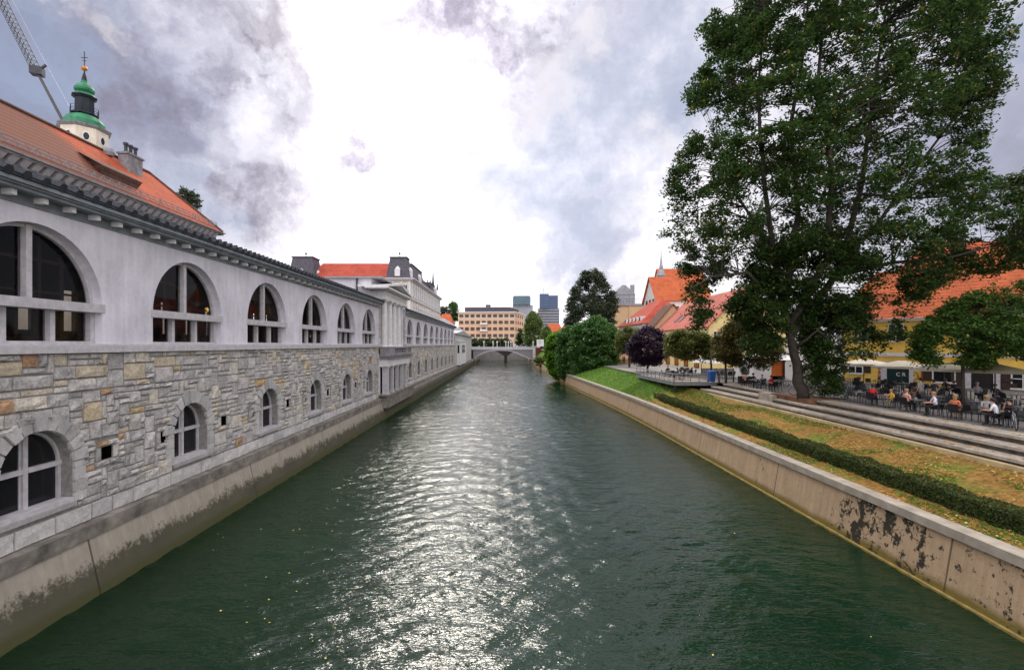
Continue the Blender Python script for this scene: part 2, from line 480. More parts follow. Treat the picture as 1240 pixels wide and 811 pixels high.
M['bark'] = plain('bark', (.05,.042,.035), .95, .45, 5, bmp=.8)
M['soil'] = plain('soil', (.16,.08,.045), .95, .5, 1.5, bmp=.5)
M['black'] = plain('black_wicker', (.014,.014,.017), .6, .4, 6)
M['table_grey'] = plain('grey_table_top', (.10,.105,.12), .35, .2, 3)
M['canvas'] = plain('cream_canvas', (.72,.66,.54), .9, .12, 1)
M['canvas_white'] = plain('white_canvas', (.78,.77,.76), .9, .1, 1)
M['canvas_dark'] = plain('olive_canvas', (.16,.14,.09), .9, .2, 1)
M['door_green'] = plain('dark_green_door', (.006,.022,.022), .5, .3, 1)
M['door_orange'] = plain('orange_panel', (.55,.13,.02), .6, .2, 1)
M['red_panel'] = plain('dark_red_panel', (.20,.035,.03), .7, .2, 1)
M['blue_bin'] = plain('blue_plastic', (.02,.10,.36), .4, .2, 2)
M['rubber'] = plain('rubber', (.015,.015,.015), .8, .2, 4)
M['white_board'] = plain('white_board', (.68,.68,.68), .6, .08, 1)

# grass bank
def grass_mat():
    m, nt, b = new_mat('grass_bank')
    g = N(nt, 'ShaderNodeNewGeometry'); sep = N(nt, 'ShaderNodeSeparateXYZ'); nt.links.new(g.outputs['Position'], sep.inputs[0])
    n = noise(nt, .35, 6, .65); n2 = noise(nt, 5, 6, .7); n3 = noise(nt, .9, 5, .6)
    green = ramp(nt, n2.outputs['Fac'], [(.3, (.05,.11,.015)), (.55, (.11,.21,.03)), (.75, (.20,.28,.045))])
    dry = ramp(nt, n2.outputs['Fac'], [(.3, (.12,.07,.022)), (.5, (.28,.155,.045)), (.7, (.46,.28,.085))])
    far = mth(nt, 'MULTIPLY', mth(nt, 'SUBTRACT', sep.outputs['Y'], 52), .035, clamp=True)
    k = mth(nt, 'SUBTRACT', mth(nt, 'ADD', mth(nt, 'MULTIPLY', n.outputs['Fac'], .7), mth(nt, 'MULTIPLY', n3.outputs['Fac'], .4)), far)
    k = mth(nt, 'MULTIPLY', mth(nt, 'SUBTRACT', k, .41), 6, clamp=True)
    nt.links.new(mixc(nt, k, green, dry), b.inputs['Base Color'])
    b.inputs['Roughness'].default_value = .95; b.inputs['Specular IOR Level'].default_value = .1
    bump(nt, b, n2.outputs['Fac'], .8, .12)
    return m
M['grass'] = grass_mat()

def ramp_v(nt, v, a, b_, c, d):
    m = N(nt, 'ShaderNodeMapRange'); nt.links.new(v, m.inputs['Value'])
    for k, x in zip(('From Min','From Max','To Min','To Max'), (a, b_, c, d)): m.inputs[k].default_value = x
    return m.outputs[0]

def water_mat():
    m, nt, b = new_mat('river_water')
    g = N(nt, 'ShaderNodeNewGeometry')
    n1 = noise(nt, 1.5, 3, .5, sc=(.5, 1.6, 1)); n2 = noise(nt, 4.0, 3, .55, sc=(.5, 1.5, 1)); n3 = noise(nt, 10, 2, .5, sc=(.6, 1.4, 1))
    h = mth(nt, 'ADD', mth(nt, 'ADD', mth(nt, 'MULTIPLY', n1.outputs['Fac'], .75), mth(nt, 'MULTIPLY', n2.outputs['Fac'], .75)), mth(nt, 'MULTIPLY', n3.outputs['Fac'], .26))
    h = mth(nt, 'MULTIPLY', h, ramp_v(nt, noise(nt, .09, 3, .5, sc=(1.6, .7, 1)).outputs['Fac'], .35, .65, .7, 1.2))
    bump(nt, b, h, 1.0, .062)
    nn = noise(nt, .12, 3)
    nt.links.new(ramp(nt, nn.outputs['Fac'], [(.3, (.004,.016,.007)), (.7, (.007,.026,.011))]), b.inputs['Base Color'])
    b.inputs['Roughness'].default_value = .03; b.inputs['IOR'].default_value = 1.33; b.inputs['Specular IOR Level'].default_value = .5
    return m
M['water'] = water_mat()
# =================================================================== SETTING
def px(x, y, Y):
    """a point of the place at distance Y, measured along the river"""
    return Vector(((x-612)/F*Y, Y, EYE+(417-y)/F*Y))

def lerp_tab(t, tab):
    if t <= tab[0][0]: return tab[0][1]
    for (a, va), (b_, vb) in zip(tab, tab[1:]):
        if t <= b_: return va + (vb-va)*(t-a)/(b_-a)
    return tab[-1][1]
QR = [(-12, 14.7), (50, 14.6), (60, 14.35), (72, 13.85), (90, 13.0), (105, 12.3), (130, 11.8), (215, 11.8)]
xq = lambda Y: lerp_tab(Y, QR)

# water: a fine sheet with real low waves, crests mostly across the stream
xs = np.linspace(-15, 15.5, 290)
ys = np.concatenate([np.linspace(-12, 7.8, 16), np.geomspace(8, 262, 1350)])
XX, YY = np.meshgrid(xs, ys)
ZZ = np.zeros_like(XX)
patch = .8+.3*np.sin(XX*.21+.13*YY+1)*np.sin(YY*.17+.4)
for k in range(46):
    L = .34*(6.5**rng.uniform(0, 1)); a = rng.normal(0, .68); ph = rng.uniform(0, 6.28)
    kx, ky = math.sin(a)*6.283/L, math.cos(a)*6.283/L
    w = np.clip(1.9-YY/(75*L), 0, 1)*(.55+.45*np.sin(XX*(.23+.1*math.sin(k))+YY*.19*math.cos(k*1.3)+k*2.1))
    ZZ += np.sin(kx*XX + ky*YY + ph + .9*np.sin(XX*.31+k*1.7) + .8*np.sin(YY*.23+2.3*k)) * L*.0054 * w
ZZ *= patch
nr, nc = XX.shape
idx = np.arange(nr*nc, dtype=np.int32).reshape(nr, nc)
quads = np.stack([idx[:-1,:-1].ravel(), idx[:-1,1:].ravel(), idx[1:,1:].ravel(), idx[1:,:-1].ravel()], 1)
me = bpy.data.meshes.new('river_water')
me.vertices.add(nr*nc); me.vertices.foreach_set('co', np.stack([XX.ravel(), YY.ravel(), ZZ.ravel()], 1).ravel())
me.loops.add(quads.size); me.loops.foreach_set('vertex_index', quads.ravel())
me.polygons.add(len(quads)); me.polygons.foreach_set('loop_start', np.arange(0, quads.size, 4, dtype=np.int32)); me.polygons.foreach_set('loop_total', np.full(len(quads), 4, dtype=np.int32))
me.polygons.foreach_set('use_smooth', np.ones(len(quads), dtype=bool)); me.materials.append(M['water']); me.update(calc_edges=True)
o = bpy.data.objects.new('river_water', me); COL.objects.link(o); tag(o, 'green rippled river water', kind='structure')

# ground: left bank, right terrace (rising towards the bridge), far town and the horizon
g = MB()
BIG = 3000
g.face([(-BIG,-60,7.9),(-14.6,-60,7.9),(-14.6,135,7.9),(-BIG,135,7.9)])
g.face([(-BIG,135,7.9),(-14.6,135,7.9),(-14.6,212,6.4),(-BIG,212,6.4)])
g.face([(23.0,-60,4.3),(BIG,-60,4.3),(BIG,52.6,4.3),(23.0,52.6,4.3)])
g.face([(20.8,52.6,4.3),(BIG,52.6,4.3),(BIG,110,4.3),(20.0,110,4.3)])
g.face([(20.0,110,4.3),(BIG,110,4.3),(BIG,212,6.4),(14.0,212,6.4)])
g.face([(-BIG,212,6.4),(-14.6,212,6.4),(-14.6,262,6.4),(-BIG,262,6.4)])
g.face([(12.5,212,6.4),(BIG,212,6.4),(BIG,262,6.4),(12.5,262,6.4)])
g.face([(-BIG,262,6.4),(BIG,262,6.4),(BIG,BIG,6.4),(-BIG,BIG,6.4)])
g.face([(-14.6,262,6.4),(12.5,262,6.4),(12.5,262,-.5),(-14.6,262,-.5)])
g.face([(-BIG,-60,-.6),(BIG,-60,-.6),(BIG,262,-.6),(-BIG,262,-.6)])
tag(g.build('ground', M['square']), kind='structure')
g = MB()
g.face([(23.0,-12,4.306),(60,-12,4.306),(60,70,4.306),(23.0,70,4.306)])
tag(g.build('terrace_paving', M['paving']), kind='structure')

# left quay
g = MB()
ysq = [(-12, 4), (4, 26), (26, 56), (56, 100), (100, 262)]
for y0, y1 in ysq:
    g.face([(-13.5,y0,-.5),(-13.5,y1,-.5),(-14.06,y1,1.88),(-14.06,y0,1.88)])
tag(g.build('quay_embankment', M['quay_left'], loc=(0,0,0)), kind='structure', label='damp concrete river embankment under the stone market hall')
g = MB()
g.box(-14.6, -14.0, -12, 262, 1.86, 2.32); g.box(-14.9,-14.1,212,262,2.3,6.4); g.box(12.25,12.9,212,262,1.9,6.4)
g.box(-14.0, -13.3, 55.3, 70.2, 1.2, 2.5); g.box(-14.6, -13.22, 55.1, 70.4, 2.5, 2.66)
g.box(-14.0, -13.42, 70.4, 212, 1.55, 1.95)
tag(g.build('quay_coping', M['coping_left']), kind='structure')
# moss on the waterline

# right quay following its gentle bend
g, gc, gy = MB(), MB(), MB()
ts = list(range(-12, 50, 6)) + list(range(50, 212, 5)) + [212, 262]
for a, b_ in zip(ts, ts[1:]):
    xa, xb = xq(a), xq(b_)
    g.face([(xb,b_,-.5),(xa,a,-.5),(xa+.42,a,1.95),(xb+.42,b_,1.95)])
    if b_ <= 108:
        V = [(xa+.30,a,1.93),(xa+.92,a,1.93),(xb+.92,b_,1.93),(xb+.30,b_,1.93)]
        gc.hull8(V + [(v[0],v[1],2.24) for v in V])
    V = [(xa-.03,a,-.3),(xa+.1,a,-.3),(xb+.1,b_,-.3),(xb-.03,b_,-.3)]
    gy.hull8(V + [(v[0],v[1],.07) for v in V])
tag(g.build('quay_embankment', M['quay_right']), kind='structure', label='beige concrete embankment with dark peeling patches below the grass bank')
tag(gc.build('quay_coping', M['coping_right']), kind='structure')
tag(gy.build('quay_footing', M['yellow_edge']), kind='structure')

# grass bank
def bank_top(Y):
    return lerp_tab(Y, [(-12,21.0),(50,21.0),(56,19.5),(66,19.0),(105,19.4),(140,17.5),(212,15.5)])
def bank_z(Y):
    return lerp_tab(Y, [(-12,3.30),(48,3.30),(54,3.75),(60,4.0),(66,4.26),(110,4.28),(212,6.4)])
def bank_pt(Y, s):
    x0 = xq(Y)+.8; x1 = bank_top(Y); z1 = bank_z(Y)
    e = lerp_tab(Y, [(0,1.25),(50,1.2),(70,.85)])
    return x0+(x1-x0)*s, 2.2+(z1-2.2)*(s**e)
V, Fc = [], []
Ys = list(np.arange(-12, 80, .7)) + list(np.arange(80, 213, 4)); ns = 26
for Y in Ys:
    for k in range(ns):
        x, z = bank_pt(Y, k/(ns-1))
        V.append((x, Y, z + (random.uniform(-.035, .035) if 0 < k < ns-1 else 0)))
for i in range(len(Ys)-1):
    for k in range(ns-1):
        a = i*ns+k; Fc.append((a, a+1, a+ns+1, a+ns))
g = MB(); g.mesh(V, Fc)
o = g.build('grass_bank', M['grass'], smooth=True); tag(o, kind='structure')
# strip of ground between bank top and terrace for the far part
g = MB(); g.face([(18.6,64,4.29),(23.4,64,4.29),(23.4,110,4.29),(18.9,110,4.29)]); tag(g.build('path', M['square']), kind='structure')

from mathutils import noise as mnoise
# ------------------------------------------------------------------ leaves and grass scatter
def leaves_mesh(name, P, size, mats, aspect=.62, flat=0.0, parent=None, mat_idx=None, up=None):
    """one rhombic, slightly folded face pair per leaf"""
    n = len(P)
    th = rng.uniform(0, 2*np.pi, n); cz = rng.uniform(-1, 1, n)*(1-flat); sz = np.sqrt(1-cz**2)
    a = np.stack([sz*np.cos(th), sz*np.sin(th), cz], 1)
    r = rng.normal(size=(n, 3)); r[:, :2] *= (1 - flat*.9) if flat else 1
    if flat: r = np.stack([-a[:,1], a[:,0], rng.normal(0, .25, n)], 1)
    b = r - a*(np.sum(r*a, 1)[:, None]); b /= np.linalg.norm(b, axis=1)[:, None]
    s = (size*rng.uniform(.65, 1.35, n))[:, None]
    V = np.empty((n, 4, 3))
    V[:,0] = P - a*s*.5; V[:,1] = P + b*s*.5*aspect; V[:,2] = P + a*s*.5; V[:,3] = P - b*s*.5*aspect
    me = bpy.data.meshes.new(name)
    me.vertices.add(n*4); me.vertices.foreach_set('co', V.reshape(-1))
    me.loops.add(n*4); me.loops.foreach_set('vertex_index', np.arange(n*4, dtype=np.int32))
    me.polygons.add(n); me.polygons.foreach_set('loop_start', np.arange(0, n*4, 4, dtype=np.int32))
    me.polygons.foreach_set('loop_total', np.full(n, 4, dtype=np.int32))
    if not isinstance(mats, (list, tuple)): mats = [mats]
    for mt in mats: me.materials.append(mt)
    if mat_idx is not None: me.polygons.foreach_set('material_index', np.asarray(mat_idx, dtype=np.int32))
    me.update(calc_edges=True)
    o = bpy.data.objects.new(name, me); COL.objects.link(o)
    if parent: o.parent = parent
    return o

M['grass_blade'] = leaf_mat('grass_blades', (.06,.14,.02), (.16,.28,.04), trans=.3)
M['fallen'] = island_mat('fallen_leaves', [(0,(.30,.11,.02)),(.4,(.46,.22,.04)),(.8,(.55,.33,.08)),(1,(.60,.50,.25))], stain=0)
def scatter_bank(n, y0, y1, s0, s1, dz, keep=lambda x, y: True):
    P = []
    while len(P) < n:
        Y = y0 + (y1-y0)*random.random()**1.0; s = random.uniform(s0, s1); x, z = bank_pt(Y, s)
        if keep(x, Y): P.append((x, Y, z+dz+random.uniform(-.01,.02)))
    return np.array(P)
P = np.concatenate([scatter_bank(15000, 8, 64, .02, .99, .05, lambda x, y: not (16.3 < x < 17.4 and y < 44) and mnoise.noise(Vector((x*.45, y*.16, 7)))+max(0,y-46)*.04 > .02), scatter_bank(12000, 60, 104, .02, .98, .06)])
tag(leaves_mesh('grass_tufts', P, .16, M['grass_blade'], aspect=.25), kind='stuff', label='short green grass on the river bank')
drift = lambda x, y: mnoise.noise(Vector((x*.7, y*.35, 3)))+.5*mnoise.noise(Vector((x*2.1, y*1.3, 9))) > random.uniform(-.15, .25)
P = np.concatenate([scatter_bank(5600, 9, 57, .3, .99, .04, drift), scatter_bank(2200, 9, 60, .02, .3, .04, drift)])
o = leaves_mesh('fallen_leaves', P, .10, M['fallen'], aspect=.7, flat=.6); tag(o, kind='stuff', label='dry orange leaves on the bank')
P = []
for _ in range(420):
    y = random.uniform(10.5, 24); P.append((-rng.uniform(.22,.98)**.7*.62*y if random.random()<.8 else random.uniform(-6,12), y, .03))
P = np.array([p for p in P if -13.2 < p[0] < 14])[:70]
tag(leaves_mesh('floating_leaves', P, .07, plain('yellow_leaf', (.62,.48,.10)), aspect=.7, flat=.97), kind='stuff', label='yellow leaves floating on the water')

# ------------------------------------------------------------------ steps along the terrace
def step_run(name, y0, y1, x0, x1, z, label):
    t = thing(name, label, 'stone step', (x1, (y0+y1)/2, z), group='stone steps along the terrace')
    mb, rb = MB(), MB()
    y = y0
    while y < y1-.2:
        L = min(random.uniform(1.9, 2.4), y1-y)
        if y1-y-L < .6: L = y1-y
        j = random.uniform(-.006,.006)
        mb.box(x0-x1-.06, 0, y-(y0+y1)/2+.006, y+L-(y0+y1)/2-.006, -.13+j, j)
        y += L
    rb.box(x0-x1+.08, -.002, -(y1-y0)/2, (y1-y0)/2, -.45, -.131)
    mb.build('tread', M['step_stone'], t); rb.build('riser', M['step_riser'], t)
    return t
ZT = 4.3
step_run('stone_step', -12, 35.6, 22.8, 23.9, ZT+.02, 'long topmost pale stone step beside the café terrace, right of the big tree')
step_run('stone_step', -12, 40.0, 21.9, 22.8, ZT-.31, 'second long stone step down from the café terrace, with dry leaves')
step_run('stone_step', -12, 52.4, 21.0, 21.9, ZT-.63, 'lowest long stone step directly above the ochre kerb and grass bank')
step_run('stone_step', 42.2, 51.0, 22.8, 23.9, ZT+.02, 'short topmost stone step left of the big tree, by the diners in red')
step_run('stone_step', 42.2, 51.8, 21.9, 22.8, ZT-.31, 'short middle stone step left of the big tree')
g = MB(); g.box(20.72, 21.02, -12, 52.2, 2.9, ZT-.86); tag(g.build('kerb', M['kerb']), kind='structure')
g = MB(); g.box(21.9, 24.2, 40.9, 42.18, 3.2, ZT-.02); g.box(21.9, 22.3, 40.02, 40.9, 3.2, ZT-.1)
tag(g.build('stone_block', M['step_stone']), 'pale stone block closing the short steps left of the big tree', 'stone block')
g = MB(); g.box(22.3, 24.5, 35.7, 40.88, 3.2, ZT+.03); tag(g.build('tree_bed', M['soil']), kind='structure')
P = np.array([(random.uniform(21.1,23.8), random.choice([random.uniform(9,35), random.uniform(17,27)]), 0) for _ in range(520)])
P = np.array([(x, y, (ZT+.04 if x > 22.8 else ZT-.29 if x > 21.9 else ZT-.61)) for x, y, _ in P if True])
tag(leaves_mesh('fallen_leaves_on_steps', P, .11, M['fallen'], aspect=.7, flat=.8), kind='stuff')

# =================================================================== MARKET HALL (left bank)
WX = -14.4                                 # face of the wall
PITCH = 7.3
Y1C = 15.0                                 # centre of the first window bay
SILL, SPRING, RAD = 8.42, 9.72, 2.4
ZC = 12.85                                 # top of the plaster wall
LS, LZ0, LR = 4.52, 3.28, 1.2              # lower window: spring, bottom, radius

def arch_loop(yc, r, z0, zs, n=24):
    L = [(yc-r, z0), (yc+r, z0)]
    for k in range(n+1):
        t = math.pi*k/n; L.append((yc+r*math.cos(t), zs+r*math.sin(t)))
    return L
def wall_sheet(mb, x, outer, holes, depth=.0, m=0, side=1):
    loops = [[Vector((p[0], p[1], 0)) for p in outer]] + [[Vector((p[0], p[1], 0)) for p in h] for h in holes]
    tris = tessellate_polygon(loops)
    flat = [p for l in loops for p in l]
    V = [(x, p.x, p.y) for p in flat]
    fs = []
    for t in tris:
        a, b_, c = (flat[i] for i in t)
        cr = (b_.x-a.x)*(c.y-a.y)-(b_.y-a.y)*(c.x-a.x)
        fs.append(t if cr > 0 else t[::-1])
    mb.mesh(V, fs, m)
    if depth:
        for h in holes:
            for p, q in zip(h, h[1:]+h[:1]):
                mb.face([(x, p[0], p[1]), (x, q[0], q[1]), (x-depth, q[0], q[1]), (x-depth, p[0], p[1])], m)

def upper_window(parent, yc):
    """returns parts: frame > pane, inner sash"""
    f = MB(); x0 = -.36
    n = 28
    for k in range(n):                      # arched frame
        t0, t1 = math.pi*k/n, math.pi*(k+1)/n
        q = []
        for r, t in ((RAD, t0), (RAD, t1), (RAD-.13, t1), (RAD-.13, t0)):
            q.append((r*math.cos(t), SPRING+r*math.sin(t)))
        f.hull8([(x0-.12, *p) for p in q] + [(x0+.04, *p) for p in q])
    f.box(x0-.16, x0+.10, -.095, .095, SPRING+.10, SPRING+RAD-.02)         # mullion
    f.box(x0-.16, .035, -RAD-.10, RAD+.10, SPRING-.20, SPRING+.10)       # transom beam flush with the wall
    for c in (-RAD+.02+.08, -.78, .78, RAD-.10):
        f.box(x0-.14, x0+.10, c-.085, c+.085, SILL, SPRING-.20)
    f.box(x0-.14, x0+.12, -RAD, RAD, SILL, SILL+.09)
    fr = f.build('window', M['trim'], parent, loc=(WX, yc, 0))
    p = MB()
    V = [(x0-.08, *q) for q in arch_loop(0, RAD-.05, SPRING+.02, SPRING+.02)]
    p.face(V)
    p.face([(x0-.08,-RAD,SILL),(x0-.08,RAD,SILL),(x0-.08,RAD,SPRING-.1),(x0-.08,-RAD,SPRING-.1)])
    p.build('pane', M['glass'], fr)
    s = MB(); xs_ = x0-.30
    for c in (-1.55, -.75, .75, 1.55):
        h = math.sqrt(max(.1, (RAD-.05)**2-c*c)); s.box(xs_-.07, xs_, c-.05, c+.05, SPRING, SPRING+h)
    s.box(xs_-.07, xs_, -1.85, 1.85, SPRING+1.35, SPRING+1.45)
    s.box(xs_-.09, xs_, -2.3, 2.3, SPRING+.35, SPRING+.42)
    for c in (-2.2,-1.55,-.95,-.6,.0,.6,.95,1.55,2.2): s.box(xs_-.07, xs_, c-.06, c+.06, SILL, SPRING-.1)
    s.box(xs_-.07, xs_, -2.3, 2.3, SILL+.1, SILL+.22)
    s.build('sash', M['brown_wood'], fr)
    return fr

def lower_window(parent, yc):
    f = MB(); x0 = -.42; r = LR
    n = 20
    for k in range(n):
        t0, t1 = math.pi*k/n, math.pi*(k+1)/n
        q = [(rr*math.cos(t), LS+rr*math.sin(t)) for rr, t in ((r, t0), (r, t1), (r-.09, t1), (r-.09, t0))]
        f.hull8([(x0-.1, *p) for p in q] + [(x0+.03, *p) for p in q])
    f.box(x0-.1, x0+.05, -.075, .075, LZ0, LS+r-.02)
    f.box(x0-.1, x0+.08, -r, -.0751, LS-.09, LS+.06); f.box(x0-.1, x0+.08, .0751, r, LS-.09, LS+.06)
    for c in (-r+.05, r-.05): f.box(x0-.1, x0+.04, c-.05, c+.05, LZ0, LS)
    f.box(x0-.1, .06, -r, r, LZ0-.06, LZ0+.07)
    for c in (-.11, .11): f.box(x0-.09, x0-.02, c-.03, c+.03, LZ0+.07, LS+r-.05)
    fr = f.build('window', M['trim'], parent, loc=(WX, yc, 0))
    p = MB(); p.face([(x0-.05, *q) for q in arch_loop(0, r-.02, LZ0, LS, 16)])
    p.build('pane', M['pane'], fr)
    return fr

def voussoirs(mb, yc, r=LR, w=.58, n=11):
    for k in range(n):
        t0, t1 = math.pi*k/n+.008, math.pi*(k+1)/n-.008
        big = k % 2 == 0
        ro = r+w*(1.12 if k == n//2 else 1.0 if big else .86); pr = .15 if k == n//2 else random.uniform(.07,.12)
        q = [(rr*math.cos(t)+yc, LS+rr*math.sin(t)) for rr, t in ((r, t0), (ro, t0), (ro, t1), (r, t1))]
        c = (sum(a[0] for a in q)/4, sum(a[1] for a in q)/4)
        q2 = [(c[0]+(a[0]-c[0])*.9, c[1]+(a[1]-c[1])*.9) for a in q]
        mb.hull8([(WX-.05, *p) for p in q] + [(WX+pr, *p) for p in q2])
    # jamb stones below the spring
    for s in (-1, 1):
        z = LZ0-.1
        while z < LS-.05:
            h = min(random.uniform(.3,.45), LS-z); w2 = random.uniform(.34,.55)
            a, b_ = yc+s*r, yc+s*(r+w2)
            mb.box(WX-.05, WX+.07, min(a,b_)+.01, max(a,b_)-.01, z+.01, z+h-.01); z += h
    mb.box(WX-.36, WX+.12, yc-r-.05, yc+r+.05, LZ0-.22, LZ0-.065)

def ashlar(mb, y0, y1, z0, z1, blocked, cw=.22, ch=.19, fine=True):
    nyc, nzc = int((y1-y0)/cw), int(round((z1-z0)/ch))
    ch = (z1-z0)/nzc; cw = (y1-y0)/nyc
    used = np.zeros((nzc, nyc), bool)
    sizes = [(1,1),(2,1),(3,1),(2,2),(3,2),(2,1),(4,2),(3,2),(1,2),(5,2),(4,3),(3,1),(2,2),(3,3),(2,3),(4,1)]
    for i in range(nzc):
        for j in range(nyc):
            if used[i, j]: continue
            w, h = random.choice(sizes)
            w = min(w, nyc-j); h = min(h, nzc-i)
            while w > 1 and used[i:i+h, j:j+w].any(): w -= 1
            while h > 1 and used[i:i+h, j:j+w].any(): h -= 1
            used[i:i+h, j:j+w] = True
            a, b_ = y0+j*cw, y0+(j+w)*cw; c, d = z0+i*ch, z0+(i+h)*ch
            if blocked(a, b_, c, d):
                if w*h > 1:
                    for ii in range(h):
                        run = None
                        for jj in range(w+1):
                            ok = jj < w and not blocked(a+jj*cw, a+(jj+1)*cw, c+ii*ch, c+(ii+1)*ch)
                            if ok and run is None: run = jj
                            if not ok and run is not None: stone(mb, a+run*cw, a+jj*cw, c+ii*ch, c+(ii+1)*ch); run = None
                continue
            stone(mb, a, b_, c, d)
def stone(mb, a, b_, c, d, lo=.02, hi=.085, gap=.012):
    a += gap+random.uniform(0,.008); b_ -= gap+random.uniform(0,.008); c += gap; d -= gap+random.uniform(0,.006)
    pr = random.choice([random.uniform(lo, .04), random.uniform(.04, hi), hi+random.uniform(0,.04)]); rough = pr*.45
    e = .028
    ym, zm = (a+b_)/2+random.uniform(-.2,.2)*(b_-a), (c+d)/2+random.uniform(-.2,.2)*(d-c)
    base = [(a,c),(ym,c),(b_,c),(b_,zm),(b_,d),(ym,d),(a,d),(a,zm)]
    fr = [(a+e,c+e),(ym,c+e),(b_-e,c+e),(b_-e,zm),(b_-e,d-e),(ym,d-e),(a+e,d-e),(a+e,zm)]
    V = [(WX-.03, *p) for p in base] + [(WX+pr-rough*random.random(), p[0]+random.uniform(-.012,.012), p[1]+random.uniform(-.012,.012)) for p in fr] + [(WX+pr+rough*.6*random.random(), ym, zm)]
    f = [(k, (k+1) % 8, 8+(k+1) % 8, 8+k) for k in range(8)]
    f += [(8,9,16,15),(9,10,11,16),(16,11,12,13),(15,16,13,14)]
    mb.mesh(V, f)

def hall(name, label, y0, y1, bays, uppers_lit=()):
    t = thing(name, label, 'market hall', (0, 0, 0))
    # plaster storey with arched openings
    up = MB(); holes = [arch_loop(c, RAD, SILL, SPRING) for c in bays]
    wall_sheet(up, WX, [(y0, 8.12), (y1, 8.12), (y1, ZC), (y0, ZC)], holes, .36)
    up.build('upper_wall', M['plaster'], t)
    # rubble storey
    base = MB(); lh = [arch_loop(c, LR, LZ0, LS, 16) for c in bays]
    hs = []
    for c in bays:
        for q in (c+2.6, c-1.72):
            if y0+.6 < q < y1-.6: hs.append(q)
    sq = [[(q-.24, 4.28), (q+.24, 4.28), (q+.24, 4.74), (q-.24, 4.74)] for q in hs]
    wall_sheet(base, WX, [(y0, 2.32), (y1, 2.32), (y1, 8.12), (y0, 8.12)], lh+sq, .42)
    base.build('mortar_bed', M['mortar'], t)
    st, bs, vs = MB(), MB(), MB()
    def blocked(a, b_, c, d):
        for q in hs:
            if a < q+.46 and b_ > q-.46 and c < 4.93 and d > 4.11: return True
        for q in bays:
            if a < q+LR+.02 and b_ > q-LR-.02 and c < LS and d > LZ0-.2: return True
            if d > LS:
                yy = min(max(q, a), b_); zz = min(max(LS, c), d)
                if (yy-q)**2+(zz-LS)**2 < (LR+.12)**2: return True
        return False
    ashlar(st, y0, y1, 2.93, 8.12, blocked, *( (.26,.215) if y0 < 40 else (.30,.25)))
    y = y0
    while y < y1-.3:
        L = min(random.uniform(.7, 1.5), y1-y)
        stone(bs, y, y+L, 2.33, 2.92, .05, .07); y += L
    for c in bays:
        vs = MB(); voussoirs(vs, c); vs.build('arch_surround', M['arch_stone'], t)
    st2 = st
    for q in hs:
        for (u0, u1, v0, v1) in ((q-.5, q-.25, 4.27, 4.76), (q+.25, q+.5, 4.27, 4.76), (q-.45, q+.05, 4.76, 4.97), (q+.05, q+.48, 4.76, 4.97), (q-.48, q+.1, 4.07, 4.27), (q+.1, q+.5, 4.07, 4.27)): stone(st, u0, u1, v0, v1, .06, .09)
    st.build('rubble_stones', M['stone'], t); bs.build('base_course', M['base_stone'], t)
    for q in hs:
        hb = MB(); hb.face([(WX-.30,q-.24,4.28),(WX-.30,q+.24,4.28),(WX-.30,q+.24,4.74),(WX-.30,q-.24,4.74)])  # black back sheet and lining paint in the shade inside the opening
        hb.box(WX-.30,WX-.02,q-.245,q+.245,4.262,4.285)
        hb.box(WX-.30,WX-.02,q-.245,q+.245,4.735,4.76); hb.box(WX-.30,WX-.02,q+.235,q+.26,4.28,4.74); hb.box(WX-.30,WX-.02,q-.26,q-.235,4.28,4.74)
        hb.build('vent_opening', M['hole'], t)
    # sill band
    sb = MB(); sb.box(WX-.3, WX+.20, y0, y1, 8.12, 8.36); sb.box(WX-.36, WX+.13, y0, y1, 8.36, 8.418)
    sb.build('sill_band', M['trim'], t)
    # cornice
    cn = MB(); cn.box(WX, WX+.05, y0, y1, 12.56, 12.62); cn.box(WX, WX+.012, y0, y1, 12.62, ZC+.012)  # last box: thin dark strip painting in the shade under the overhang
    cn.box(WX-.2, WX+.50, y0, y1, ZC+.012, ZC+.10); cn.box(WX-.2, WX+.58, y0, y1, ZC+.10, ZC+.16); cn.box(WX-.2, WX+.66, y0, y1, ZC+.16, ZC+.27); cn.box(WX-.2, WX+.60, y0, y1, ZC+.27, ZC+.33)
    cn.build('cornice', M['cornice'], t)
    k = y0+.5; br = None
    while k < y1-.2:
        if k > 6:
            if br is None:
                pr = MB(); pr.box(.002, .34, -.07, .07, -.16, .01); br = pr.build('cornice_bracket', M['white_trim'], t, loc=(WX, k, ZC))
            else:
                o = br.copy(); COL.objects.link(o); o.location = (WX, k, ZC)
        k += .97
    # roof with barrel ridges
    rf = MB(); xe, ze, xr, zr = -13.70, 13.20, -16.9, 14.36
    rf.face([(xe,y0,ze),(xe,y1,ze),(xr,y1,zr),(xr,y0,zr)]); rf.face([(xr,y0,zr),(xr,y1,zr),(-20.1,y1,12.9),(-20.1,y0,12.9)])
    rf.face([(xe,y0,ze-.06),(xe,y1,ze-.06),(xe,y1,ze),(xe,y0,ze)][::-1]); rf.face([(xe,y0,ze-.06),(xe-.6,y0,ze-.05),(xe-.6,y1,ze-.05),(xe,y1,ze-.06)])
    rf.face([(xe,y0,ze),(xr,y0,zr),(-20.1,y0,12.9)]); rf.face([(xe,y1,ze),(-20.1,y1,12.9),(xr,y1,zr)])
    k = y0+.3
